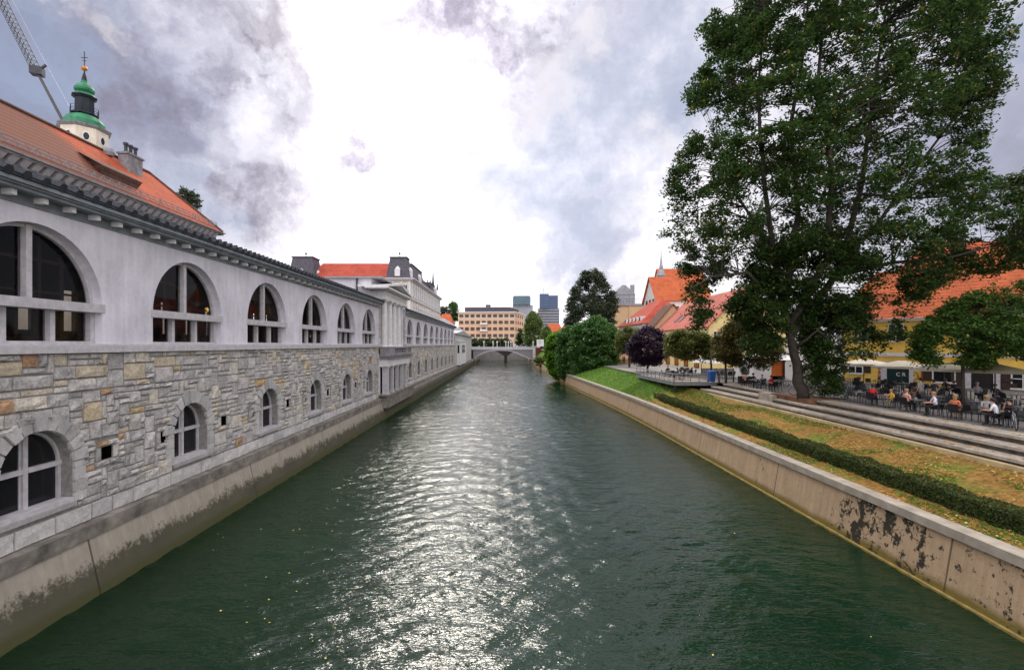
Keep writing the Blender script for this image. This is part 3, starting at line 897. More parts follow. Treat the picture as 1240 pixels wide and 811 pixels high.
    while k < y1-.1:
        j = random.uniform(-.03,.03)
        a = Vector((xe+.03, k+j, ze+.03)); b2 = Vector((xr-.02, k+j, zr+.05)); n_ = 5
        for s in range(n_):
            p0 = a.lerp(b2, s/n_); p1 = a.lerp(b2, (s+1)/n_)
            rf.tube([p0, p1], [.15, .11], 6)
        rf.hull8([(xr-.14,k-.2,zr-.02),(xr+.14,k-.2,zr-.02),(xr+.14,k+.2,zr-.02),(xr-.14,k+.2,zr-.02),(xr-.06,k-.06,zr+.24),(xr+.06,k-.06,zr+.24),(xr+.06,k+.1,zr+.27),(xr-.06,k+.1,zr+.27)])
        k += .57
    rf.build('roof', M['roof_dark'], t)
    # arcade behind the glass: floor, ceiling, back piers
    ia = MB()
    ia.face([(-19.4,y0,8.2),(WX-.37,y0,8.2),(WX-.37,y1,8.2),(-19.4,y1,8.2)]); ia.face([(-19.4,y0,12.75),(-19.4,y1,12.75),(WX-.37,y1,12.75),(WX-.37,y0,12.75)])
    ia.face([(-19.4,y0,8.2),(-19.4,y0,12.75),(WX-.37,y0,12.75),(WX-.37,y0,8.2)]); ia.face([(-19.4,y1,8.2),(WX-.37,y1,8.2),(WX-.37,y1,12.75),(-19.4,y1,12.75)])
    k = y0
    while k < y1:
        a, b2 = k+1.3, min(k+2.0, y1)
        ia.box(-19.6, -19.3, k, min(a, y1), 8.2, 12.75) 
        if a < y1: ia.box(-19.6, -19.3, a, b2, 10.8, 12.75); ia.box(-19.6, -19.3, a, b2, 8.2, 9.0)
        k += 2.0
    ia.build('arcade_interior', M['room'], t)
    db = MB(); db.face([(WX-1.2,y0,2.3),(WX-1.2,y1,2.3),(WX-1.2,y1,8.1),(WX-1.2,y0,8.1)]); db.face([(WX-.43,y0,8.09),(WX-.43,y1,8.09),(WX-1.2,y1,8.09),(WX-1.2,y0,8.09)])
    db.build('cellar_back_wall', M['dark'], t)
    return t
BAYS1 = [Y1C+PITCH*k for k in range(-2, 6)]
BAYS2 = [Y1C+PITCH*k for k in range(8, 17)]
h1 = hall('market_hall', 'near wing of the riverside market hall, rubble stone below grey plaster with tall arched windows', -4.0, 55.3, BAYS1)
h2 = hall('market_hall', 'far wing of the riverside market hall beyond the columned loggia', 69.9, 136.2, BAYS2)
uw = upper_window(h1, BAYS1[0]); lw = lower_window(h1, BAYS1[0])
ku, kl = kit_of(uw), kit_of(lw)
for kit, host, bays in ((ku, h1, BAYS1[1:]), (kl, h1, BAYS1[1:]), (ku, h2, BAYS2), (kl, h2, BAYS2)):
    for c in bays:
        w = kit[0].copy(); COL.objects.link(w); w.parent = host; w.location = (WX, c, 0)
        for kk in kit[1]: copy_fast(kk, w)

# hanging lamps inside the arcade
M['lamp'] = bpy.data.materials.new('warm_lamp'); M['lamp'].use_nodes = True
b = M['lamp'].node_tree.nodes['Principled BSDF']; setc(b.inputs['Base Color'], (.9,.5,.1)); setc(b.inputs['Emission Color'], (1,.52,.07)); b.inputs['Emission Strength'].default_value = .9
for (lx, ly, lab) in ((251, 375, 'small warm hanging lamp glowing behind the second large arched window'), (258, 379, 'smaller warm lamp low at the right edge of the second large arched window'),
                      (375, 409-2, 'warm lamp behind the fourth arched window'), (400, 408, 'faint yellow lamp behind the fifth arched window')):
    u = 612-lx; Xl = 16.3; Y = Xl*F/u; z = EYE+(417-ly)/F*Y*1.0
    if z < 9: z = 9.0 + 1.0
    t = thing('hanging_lamp', lab, 'lamp', (-Xl, Y, z), group='warm lamps inside the arcade')
    a = MB(); a.lathe([(.02,-.11),(.06,-.07),(.075,0),(.05,.08),(.02,.12)], n=10); a.build('bulb', M['lamp'], t, smooth=True)
    a = MB(); a.tube([(0,0,.15),(0,0,12.74-z)], .012, 5); a.build('cord', M['brown_wood'], t)

# ------------------------------------------------------------------ loggia
t = thing('loggia', 'columned loggia with pediment and balcony projecting between the two market hall wings', 'loggia', (0,0,0))
XL = -13.55
a = MB(); a.box(-20, WX+.02, 55.32, 69.88, 2.3, 7.2); a.box(-20, -15.2, 55.32, 69.88, 7.2, 15.9)
a.box(-15.2, -14.2, 66.6, 68.9, 7.9, 13.6)
a.box(-15.2, WX, 55.32, 55.7, 7.9, 13.6)
a.build('wall', M['plaster'], t)
a = MB(); a.box(-20.4, -13.9, 55.0, 70.2, 15.9, 16.08); a.hull8([(-20.2,55.2,16.08),(-14.1,55.2,16.08),(-14.1,70,16.08),(-20.2,70,16.08),(-18.5,58,16.4),(-15.6,58,16.4),(-15.6,68,16.4),(-18.5,68,16.4)])
a.build('roof', M['sheet'], t)
a = MB(); a.box(-16.9,-16.75,55.1,55.31,12.5,15.9); a.build('downpipe', M['dark_steel'], t)
for k in range(5):                          # square lower pillars
    y = 56.6+k*2.55
    a = MB(); w = .52 if k == 0 else .30
    a.box(XL-w*1.2, XL-.02, y-w, y+w*.75, 2.78, 5.78); a.box(XL-w*1.2-.05, XL+.04, y-w-.06, y+w*.75+.06, 2.66, 2.78); a.box(XL-w*1.2-.05, XL+.05, y-w-.06, y+w*.75+.06, 5.66, 5.84)
    a.build('pillar', M['trim'], t)
a = MB(); a.box(-14.38, XL+.06, 55.7, 68.6, 5.86, 6.62); a.box(-14.38, XL+.10, 55.66, 68.66, 6.62, 6.70)
a.build('lintel', M['white_trim'], t)
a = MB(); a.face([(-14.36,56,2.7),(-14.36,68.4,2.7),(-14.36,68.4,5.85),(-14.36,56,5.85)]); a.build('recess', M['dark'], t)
a = MB(); a.box(-14.37, XL+.30, 55.5, 68.9, 6.72, 7.05); a.box(-14.37, XL+.42, 55.4, 69.0, 7.05, 7.25); a.build('balcony_slab', M['trim_dark'], t)
a = MB(); a.box(-14.3, XL+.30, 55.6, 58.4, 7.25, 8.05); a.box(XL+.02, XL+.30, 68.3, 68.8, 7.25, 8.05)
a.box(XL+.05, XL+.27, 58.4, 68.3, 7.27, 7.42); a.box(XL, XL+.32, 58.4, 68.3, 7.95, 8.10); a.box(-14.3, XL+.32, 55.55, 58.4, 8.05, 8.13)
for k in range(6):
    y = 59.2+k*1.62
    a.box(XL+.08, XL+.24, y-.12, y+.12, 7.42, 7.95)
    a.box(XL+.10, XL+.22, y-.7, y-.12, 7.62, 7.74); a.box(XL+.10, XL+.22, y+.12, y+.7, 7.62, 7.74)
a.build('balustrade', M['trim_dark'], t)
a = MB(); a.box(-15.2, -13.7, 55.72, 68.6, 7.9, 8.12); a.build('stylobate', M['trim'], t)
for k, y in enumerate((56.5, 58.9, 61.3, 63.7)):
    a = MB()
    a.lathe([(.46,0),(.46,.10),(.40,.16),(.38,.3),(.375,2.5),(.33,5.05),(.38,5.12),(.44,5.2),(.46,5.28)], (-14.05, y, 8.12), 18)
    a.obox((-14.05, y, 13.40), .98, .98, .16)
    a.build('column', M['white_trim'], t, smooth=False)
st = MB()
for ya, yb in ((55.32, 55.78), (67.6, 68.8)):
    z = 8.15
    while z < 13.3:
        hh = random.uniform(.22,.42); s2 = MB(); stone(s2, ya, yb, z, min(z+hh, 13.45), .05, .12); dx = .25 if yb > 60 else .04
        st.add(s2, lambda p: (p[0]+dx, p[1], p[2])); z += hh
st.build('quoins', M['stone'], t)
a = MB()
a.box(-15.3, -13.62, 55.5, 67.2, 13.56, 14.1); a.box(-15.3, -13.55, 55.4, 67.3, 14.1, 14.2); a.box(-15.3, -13.62, 55.5, 67.2, 14.2, 14.55)
a.box(-15.3, -13.25, 54.3, 67.8, 14.55, 14.66); a.box(-15.6, -13.0, 53.9, 68.1, 14.66, 14.84)
a.build('entablature', M['white_trim'], t)
a = MB()                                     # pediment: dark tympanum and raking cornices
ya, ym, yb, zb, zt = 54.0, 60.9, 67.9, 14.84, 15.72
a.hull8([(-15.6,ya+.6,zb),(-13.75,ya+.6,zb),(-13.75,yb-.6,zb),(-15.6,yb-.6,zb),(-15.6,ym-.05,zt-.05),(-13.75,ym-.05,zt-.05),(-13.75,ym+.05,zt-.05),(-15.6,ym+.05,zt-.05)])
a.build('tympanum', M['trim_dark'], t)
a = MB()
for (p, q) in (((ya, zb-.02), (ym, zt)), ((yb, zb-.02), (ym, zt))):
    x0, x1 = -16.4, -12.95
    a.hull8([(x0,p[0],p[1]),(x1,p[0],p[1]),(x1,q[0],q[1]),(x0,q[0],q[1]),(x0,p[0],p[1]+.22),(x1,p[0],p[1]+.22),(x1,q[0],q[1]+.26),(x0,q[0],q[1]+.26)])
a.build('raking_cornice', M['white_trim'], t)

# ------------------------------------------------------------------ end pavilion by the bridge
t = thing('end_pavilion', 'low gabled stone pavilion closing the market hall at the bridge', 'pavilion', (0,0,0))
a = MB(); a.box(-20, -14.0, 136.3, 200, 2.3, 11.6); a.build('wall', M['arch_stone'], t)
a = MB(); a.hull8([(-20,136.3,11.6),(-13.6,136.3,11.6),(-13.6,200.4,11.2),(-20,200.4,11.2),(-20,158,12.9),(-13.6,158,12.9),(-13.6,160,12.9),(-20,160,12.9)]); a.box(-20.2,-13.5,136.2,200.6,11.35,11.58); a.build('roof', M['sheet'], t)
a = MB(); a.box(-14.0, -13.1, 141, 163, 2.4, 9.2); a.box(-14.0,-12.95,140.6,163.4,9.2,9.5); a.build('bay', M['white_trim'], t)
a = MB(); a.box(-13.09,-13.04,147,157,5.9,8.2); a.box(-13.8,-13.3,140.98,140.93,5.9,8.2); a.build('window', M['pane'], t)

# =================================================================== BUILDINGS BEHIND THE MARKET
def windows_on(parent, p0, d, nrm, cols, z0s, w, h, mat_frame, mat_pane, name='window', depth=.12, split=True):
    """window frames with their panes on a straight wall: p0 start, d unit direction along the wall, nrm outward"""
    kit = None
    for z in z0s:
        for s in cols:
            c = Vector(p0)+Vector(d)*s; c.z = z
            if kit is None:
                f = MB(); fw = .12
                def bx(a0, a1, b0, b1, o0, o1):
                    f.hull8([tuple(Vector(d)*a + Vector(nrm)*o_ + Vector((0,0,zz))) for zz in (b0, b1) for (a, o_) in ((a0,o0),(a1,o0),(a1,o1),(a0,o1))])
                bx(-w/2-fw, -w/2, -fw, h+fw, 0, depth); bx(w/2, w/2+fw, -fw, h+fw, 0, depth); bx(-w/2, w/2, h, h+fw, 0, depth+.03); bx(-w/2-fw, w/2+fw, -fw*1.5, -fw*.5, 0, depth+.12)
                if split: bx(-.05, .05, 0, h, 0, depth*.6); bx(-w/2, w/2, h*.62, h*.62+.08, 0, depth*.62)
                fr = f.build(name, mat_frame, parent, loc=c)
                p = MB(); p.hull8([tuple(Vector(d)*a + Vector(nrm)*o_ + Vector((0,0,zz))) for zz in (0, h) for (a, o_) in ((-w/2,.0),(w/2,.0),(w/2,.035),(-w/2,.035))])
                pn = p.build('pane', mat_pane, fr); kit = (fr, [(pn, [])])
            else:
                o = kit[0].copy(); COL.objects.link(o); o.parent = parent; o.location = c
                for kk in kit[1]: copy_fast(kk, o)

# orange-roofed house right behind the arcade
t = thing('town_house', 'cream house with a large weathered orange hipped roof right behind the market hall', 'house', (0,0,0))
a = MB(); a.box(-31, -24.7, 6, 40.4, 7.9, 17.5); a.build('wall', M['cream'], t)
EX, EZ, RX, RZ = -24.0, 17.9, -27.9, 21.8
a = MB()
a.face([(EX,5,EZ),(EX,41.4,EZ),(RX,38.2,RZ),(RX,5,RZ)]); a.face([(EX,41.4,EZ),(-31.8,41.4,EZ),(RX,38.2,RZ)]); a.face([(-31.8,41.4,EZ),(-31.8,5,EZ),(RX,5,RZ),(RX,38.2,RZ)])
a.build('roof', M['tile_weathered'], t)
a = MB(); a.tube([(RX,5,RZ+.03),(RX,38.2,RZ+.03)], .13, 6); a.tube([(RX,38.2,RZ+.03),(EX,41.4,EZ+.03)], .11, 6); a.build('ridge_tiles', M['tile_brown'], t)
a = MB(); a.box(-24.7, EX+.02, 5, 41.4, 17.66, 17.88); a.box(-24.7, EX+.14, 5, 41.55, 17.78, 17.86); a.box(-31.6, EX, 40.4, 41.5, 17.66, 17.87); a.box(-24.9,-24.35,5,40.8,17.1,17.35)
a.build('eaves', M['trim_dark'], t)
a = MB(); k = 6
while k < 41:
    a.hull8([(-24.68,k-.16,17.30),(-24.4,k-.16,17.30),(-24.4,k+.16,17.30),(-24.68,k+.16,17.30),(-24.68,k-.2,17.66),(-24.05,k-.2,17.66),(-24.05,k+.2,17.66),(-24.68,k+.2,17.66)]); k += .62
a.build('eaves_brackets', M['trim'], t)
a = MB()                                     # snow guard along the eaves
gx, gz = EX-.25, EZ+.27
for dz in (.06, .24, .42): a.bar((gx,6,gz+dz), (gx,41.0,gz+dz), .03)
k = 6.0; s = 0
while k < 40.9:
    a.bar((gx,k,gz+(.06 if s else .42)), (gx,k+.3,gz+(.42 if s else .06)), .022); s ^= 1; k += .3
    if int(k/.3) % 6 == 0: a.bar((gx,k,gz-.1), (gx,k,gz+.45), .035)
a.build('snow_guard', M['steel'], t)
a = MB(); a.hull8([(-24.95,30.2,18.9),(-24.95,33.0,18.9),(-25.9,33.0,19.8),(-25.9,30.2,19.8),(-24.75,29.9,19.42),(-24.75,33.25,19.42),(-26.3,33.25,20.28),(-26.3,29.9,20.28)])
dm = a.build('dormer', M['tile_brown'], t)
a = MB(); a.box(-24.96,-24.93,31.5,32.7,18.98,19.35); a.build('dormer_window', M['pane'], dm)
a = MB(); a.box(-27.5,-26.8,34.6,36.0,18.6,21.95); a.box(-27.58,-26.72,34.5,36.1,21.95,22.08)
ch = a.build('chimney', M['trim_dark'], t)
for y in (34.85, 35.3, 35.75):
    a = MB(); a.lathe([(.11,0),(.11,.55),(.17,.58),(.17,.72),(.12,.75)], (-27.15,y,22.08), 8); a.build('chimney_pot', M['dark_steel'], ch)
a = MB(); a.lathe([(.28,0),(.36,.25),(.3,.5),(.1,.6)], (-27.7,34.0,21.55), 10); a.build('roof_vent', M['sheet'], t)

# church tower
CX, CY = -64.8, 75.0
t = thing('church_tower', 'octagonal cream church tower with green copper onion dome, dark lantern and cross', 'church tower', (CX,CY,16.4))
b0 = 7.9
rot = math.pi/8
a = MB(); a.lathe([(3.0,-8.5),(3.0,24.6)], n=8, rot=rot); a.build('drum', M['cream'], t)
a = MB(); a.lathe([(3.02,24.65),(3.2,24.8),(3.42,24.95),(3.45,25.05),(3.0,25.1)], n=8, rot=rot); a.build('eaves_ring', M['trim_dark'], t)
for k in range(8):
    an = math.pi/4*k
    c = Vector((math.cos(an)*2.78, math.sin(an)*2.78, 23.2)); n_ = Vector((math.cos(an), math.sin(an), 0)); tt = Vector((-math.sin(an), math.cos(an), 0))
    a = MB(); L0, L1, L2 = [], [], []
    for j in range(14):
        q = 2*math.pi*j/14
        L0.append(c+n_*.06+tt*(.50*math.cos(q))+Vector((0,0,.72*math.sin(q)))); L1.append(c+n_*.06+tt*(.36*math.cos(q))+Vector((0,0,.56*math.sin(q))))
    for j in range(14):
        j2 = (j+1) % 14; a.face([L0[j], L0[j2], L1[j2], L1[j]]); a.face([L0[j]-n_*.2, L0[j2]-n_*.2, L0[j2], L0[j]])
    fr = a.build('oval_window', M['white_trim'], t)
    a = MB(); a.face([p-n_*.03 for p in L1]); a.build('pane', M['pane'], fr)
a = MB(); a.lathe([(2.75,25.1),(2.8,25.5),(2.75,26.2),(2.4,26.9),(1.85,27.4),(1.5,27.65)], n=16, rot=rot); a.build('dome', M['copper'], t, smooth=False)
a = MB(); a.lathe([(1.95,27.7),(1.95,27.95),(1.35,28.0),(1.3,30.9),(1.75,31.3),(1.75,31.45)], n=8, rot=rot)
for k in range(8):
    an = math.pi/4*k+rot; a.bar((1.9*math.cos(an),1.9*math.sin(an),27.9), (1.9*math.cos(an),1.9*math.sin(an),29.2), .07)
for z in (28.6, 29.15):
    for k in range(8):
        an, a2 = math.pi/4*k+rot, math.pi/4*(k+1)+rot; a.bar((1.9*math.cos(an),1.9*math.sin(an),z), (1.9*math.cos(a2),1.9*math.sin(a2),z), .05)
a.build('lantern', M['copper_dark'], t)
a = MB(); a.lathe([(1.6,31.45),(1.35,31.9),(1.0,32.1),(1.35,32.5),(1.4,32.9),(1.1,33.5),(.55,34.1),(.42,34.6)], n=12); a.build('upper_dome', M['copper'], t)
a = MB(); a.lathe([(.42,34.6),(.3,35.4),(.12,36.2),(.06,36.6)], n=8); a.build('spire', M['copper_dark'], t)
a = MB(); a.lathe([(.05,36.5),(.38,36.75),(.46,37.05),(.38,37.35),(.05,37.6)], n=12); a.build('ball', M['gold'], t, smooth=True)
a = MB(); a.bar((0,0,37.5),(0,0,40.4),.10); a.bar((-.55,0,39.2),(.55,0,39.2),.10); a.bar((-.35,0,38.6),(.35,0,38.6),.07); a.build('cross', M['dark_steel'], t)

for ch_ in [o_ for o_ in bpy.data.objects if o_.parent == t and o_.name.split('.')[0] in ('dome','lantern','upper_dome','spire','ball','cross')]:
    ch_.scale = (.93, .93, .78); ch_.location = (0, 0, 25.1*(1-.78))

# crane jib
M['crane'] = plain('crane_grey', (.07,.07,.08), .5, .2, 2)
t = thing('tower_crane', 'grey lattice crane jib reaching up at a slant left of the church tower', 'crane', (0,0,0))
pA, pB, pC = px(112, 214, 84), px(45, 87, 84), px(-12, -28, 84)
def lattice(mb, p, q, w, n, r):
    p, q = Vector(p), Vector(q); d = (q-p).normalized(); s = d.cross(Vector((0,1,0))).normalized(); f_ = d.cross(s)
    cs = [(-s-f_)*w/2, (s-f_)*w/2, (s+f_)*w/2, (-s+f_)*w/2]
    for c in cs: mb.bar(p+c, q+c, r)
    for k in range(n):
        a_, b_ = p.lerp(q, k/n), p.lerp(q, (k+1)/n)
        for i in range(4):
            mb.bar(a_+cs[i], b_+cs[(i+1) % 4], r*.7)
a = MB(); a.tube([pA, pB], [.30, .24], 8); a.build('boom', M['crane'], t)
a = MB(); lattice(a, pB, pC, 1.0, 18, .11); a.build('lattice_jib', M['crane'], t)
a = MB(); a.obox(tuple(pB-Vector((0,0,.6))), 1.7, 1.4, 1.3, .4); a.bar(pB, pB+Vector((1.6,0,1.2)), .3); a.build('joint_head', M['dark_steel'], t)
a = MB(); a.bar(pB+Vector((1.6,0,1.2)), pA+Vector((1.5,0,2.0)), .035); a.bar(pB+Vector((1.6,0,1.2)), pC+Vector((1.5,0,.4)), .035); a.build('pendant_cable', M['steel'], t)
pb = Vector((pA.x+9.0, 84, 7.9))
a = MB(); a.bar(pA, pb+Vector((0,0,3)), .8); a.obox(tuple(pb), 5, 3, 3.2); a.build('mast', M['steel'], t)

# ------------------------------------------------------------------ palace with mansard towers
t = thing('palace', 'ornate cream palace with dark mansard towers and a long red roof behind the market hall', 'palace', (0,0,0))
a = MB(); a.box(-31, -24, 124, 179, 7, 25.0); a.box(-52, -31, 129, 140, 7, 25.8); a.build('wall', M['cream'], t)
a = MB()
for z, o_, h_ in ((24.6, .5, .35), (24.95, .85, .35), (19.7, .35, .4), (14.2, .3, .35)): a.box(-31-o_, -24+o_, 124-o_, 179+o_, z, z+h_)
a.box(-52, -30.9, 128.5, 129, 25.3, 25.9)
a.build('cornice', M['trim'], t)
a = MB(); ys_p = []
for k in range(17):
    y = 125+k*3.3; a.box(-24, -23.78, y-.28, y+.28, 14.6, 24.55); 
for x in (-30.6, -28.6, -26.4, -24.4): a.box(x-.25, x+.25, 123.78, 124, 14.6, 24.55)
a.build('pilasters', M['white_trim'], t)
windows_on(t, (-24,125,0), (0,1,0), (1,0,0), [1.65+3.3*k for k in range(16)], [15.6, 20.9], 1.3, 2.6, M['white_trim'], M['pane'], depth=.25)
windows_on(t, (-31,124,0), (1,0,0), (0,-1,0), [1.5, 3.5, 5.5], [15.6, 20.9], 1.0, 2.6, M['white_trim'], M['pane'], depth=.2)
windows_on(t, (-50,129,0), (1,0,0), (0,-1,0), [1.5+3*k for k in range(6)], [21.3], 1.2, 2.4, M['white_trim'], M['pane'])
a = MB(); a.hull8([(-52.5,128.4,25.9),(-30.2,128.4,25.9),(-30.2,141,25.9),(-52.5,141,25.9),(-50.0,133.6,30.6),(-29,133.6,30.6),(-29,134.4,30.6),(-50.0,134.4,30.6)]); a.build('red_roof', M['tile_red'], t)
def mansard(x0,x1,y0,y1,z0,z1,ins=.9, fin=True, dormers=True):
    a = MB(); a.hull8([(x0,y0,z0),(x1,y0,z0),(x1,y1,z0),(x0,y1,z0),(x0+ins,y0+ins,z1),(x1-ins,y0+ins,z1),(x1-ins,y1-ins,z1),(x0+ins,y1-ins,z1)])
    a.box(x0+ins-.2,x1-ins+.2,y0+ins-.2,y1-ins+.2,z1,z1+.3); r_ = a.build('mansard_roof', M['slate'], t)
    cx, cy = (x0+x1)/2, (y0+y1)/2
    if dormers:
        for (dx, dy, sx, sy) in ((cx, y0+.3, 1.3, 1.2), (x1-.3, cy, 1.2, 1.3)):
            a = MB(); a.obox((dx,dy,z0+.5), sx, sy, 1.7); a.lathe([(.75,0),(.5,.5),(.05,.9)], (dx,dy,z0+2.2), 8); a.build('dormer', M['white_trim'], r_)
    if fin:
        a = MB(); a.lathe([(.08,0),(.08,.8),(.28,1.0),(.28,1.25),(.06,1.4),(.03,2.3)], (cx,cy,z1+.3), 8); a.build('finial', M['dark_steel'], r_)
mansard(-30.6,-24.6,124.6,129.8,25.4,30.7)
mansard(-57,-50,127.5,134,25.2,31.3)
mansard(-30.4,-24.4,130.6,148,25.4,29.9)
mansard(-30,-24.5,148.2,163,25.4,27.6,.6,False,False)
mansard(-30,-24.3,163.4,177,25.4,29.2,1.2)
a = MB(); a.lathe([(.5,0),(.35,1.5),(.05,6)], (-24.8,167,28.6), 8); a.lathe([(.4,0),(.3,1),(.05,3)], (-24.6,176,28), 8); a.lathe([(.4,0),(.3,1),(.05,3)], (-24.6,160,27), 8); a.build('spire', M['slate'], t)

# pale building with grey roof further on
t = thing('pale_house', 'low pale house with a light grey roof between the palace and the orange hotel', 'house', (0,0,0))
a = MB(); a.box(-27,-17.5,200,214,6.4,13.6); a.build('wall', M['white_wall'], t)
a = MB(); a.hull8([(-28,199.5,13.6),(-17,199.5,13.6),(-17,214.5,13.6),(-28,214.5,13.6),(-27.5,206,19.5),(-26,206,19.5),(-26,207,19.5),(-27.5,207,19.5)]); a.build('roof', M['sheet'], t)
windows_on(t, (-27,200,0), (1,0,0), (0,-1,0), [1.5,4,6.5], [10.2], 1.2, 1.8, M['trim'], M['pane'])
t = thing('red_roofed_house', 'small house with an orange-red roof beside the left side of the orange hotel', 'house', (0,0,0))
a = MB(); a.box(-36,-27.5,250,262,6.4,19); a.build('wall', M['orange_wall'], t)
a = MB(); a.hull8([(-37,249,19),(-27,249,19),(-27,263,19),(-37,263,19),(-33,255.5,24.4),(-29,255.5,24.4),(-29,256.5,24.4),(-33,256.5,24.4)]); a.build('roof', M['tile_orange'], t)

# ------------------------------------------------------------------ orange hotel
t = thing('hotel', 'long orange hotel with four rows of paired windows and small white balconies behind the bridge', 'hotel', (0,0,0))
HL, HC, HR = Vector((-28.3,292,0)), Vector((5.4,290,0)), Vector((12.4,318,0))
a = MB()
V = [(HL.x,HL.y),(HC.x,HC.y),(HR.x,HR.y),(HL.x+6,322)]
a.hull8([(*p,9.8) for p in V]+[(*p,27.4) for p in V]); a.build('wall', M['orange_wall'], t)
def ring(mb, V, off, z0, z1):
    c = Vector((sum(p[0] for p in V)/4, sum(p[1] for p in V)/4)); W_ = [tuple(Vector(p)+(Vector(p)-c).normalized()*off) for p in V]
    mb.hull8([(*p,z0) for p in W_]+[(*p,z1) for p in W_])
a = MB(); ring(a, V, .3, 24.0, 24.4); ring(a, V, 1.0, 27.4, 27.9); ring(a, V, .25, 12.0, 12.4); a.build('cornice', M['white_trim'], t)
a = MB(); ring(a, V, -.5, 6.4, 9.8); a.build('ground_floor', M['white_wall'], t)
a = MB(); ring(a, V, -4.5, 27.9, 30.6); a.box(-12,-9,296,299,30.6,32.6); a.build('penthouse', M['slate'], t)
a = MB(); ring(a, V, -3.6, 30.6, 30.9); a.build('penthouse_roof', M['sheet'], t)
d_ = (HC-HL).normalized(); n_ = Vector((d_.y,-d_.x,0)); Lh = (HC-HL).length
kits = [1.9+k*3.38 for k in range(10)]
windows_on(t, HL, d_, n_, kits, [13.0,17.0,20.9,24.7], 2.1, 1.55, M['brown_wood'], M['pane_far'], depth=.15)
d2 = (HR-HC).normalized(); n2_ = Vector((d2.y,-d2.x,0))
windows_on(t, HC, d2, n2_, [4,10,16,22], [13.0,17.0,20.9,24.7], 1.8, 1.6, M['brown_wood'], M['pane_far'], depth=.15)
windows_on(t, HL, d_, n_, [2+k*4.2 for k in range(8)], [6.6], 2.6, 2.8, M['trim'], M['pane'], name='shop_window', depth=.15)
for z in (16.3, 20.2):
    a = MB(); c = HL+d_*15.4
    a.hull8([tuple(c+d_*s+n_*o_+Vector((0,0,zz))) for zz in (z, z+.25) for s,o_ in ((-2.2,0),(2.2,0),(2.2,1.4),(-2.2,1.4))])
    a.hull8([tuple(c+d_*s+n_*o_+Vector((0,0,zz))) for zz in (z+.25, z+1.1) for s,o_ in ((-2.2,1.3),(2.2,1.3),(2.2,1.4),(-2.2,1.4))]); a.build('balcony', M['white_wall'], t)

# high-rises
t = thing('office_tower', 'tall dark blue glass office tower on a grey lower block, with a mast', 'office tower', (0,0,0))
a = MB(); a.box(41,66.5,600,622,6.4,52.9); lb = a.build('lower_block', M['grey_wall'], t)
a = MB(); a.box(42,53,596,620,53,70.4); a.box(53,64.5,598,620,53,68.5); a.build('glass_block', M['blue_glass'], t)
a = MB()
for k in range(13):
    a.box(41.5,66,599.75,599.99,9+k*3.3,10.3+k*3.3)
for k in range(5): a.box(41.95,53,595.8,595.99,55.5+k*3.1,55.75+k*3.1); a.box(53.01,64.6,597.8,597.99,55.5+k*3.1,55.75+k*3.1)
a.build('floor_bands', M['slate'], t)
a = MB(); a.bar((47.5,606,70),(47.5,606,78),.5); a.build('mast', M['steel'], t)
t = thing('office_tower', 'lower teal glass office tower with a rounded grey base, left of the blue tower', 'office tower', (0,0,0))
a = MB(); a.box(8.5,31.5,560,585,6.4,53.5); a.build('lower_block', M['grey_wall'], t)
a = MB(); a.box(8.6,28.6,556,580,53.6,62.5); a.box(9.2,28,557,579,62.5,64.0); a.build('glass_block', M['teal_glass'], t)
for i_, (x0, x1, Y, z0, z1, ct, lab) in enumerate(((22,34,275,13.5,20.5,'tile_orange','orange-red roofed house left of the dark tree, under the blue tower'), (29,40.5,262,11.5,18.8,'tile_red','red gabled house just right of the willows'))):
    t = thing('gabled_house', lab, 'house', (0,0,0))
    a = MB(); a.box(x0,x1,Y,Y+14,6.4,z0); a.build('wall', M['tan_wall'], t)
    a = MB(); xm = (x0+x1)/2; a.hull8([(x0-.6,Y-.6,z0),(x1+.6,Y-.6,z0),(x1+.6,Y+14.6,z0),(x0-.6,Y+14.6,z0),(xm-3,Y+6.6,z1),(xm+3,Y+6.6,z1),(xm+3,Y+7.4,z1),(xm-3,Y+7.4,z1)]); a.build('roof', M[ct], t)

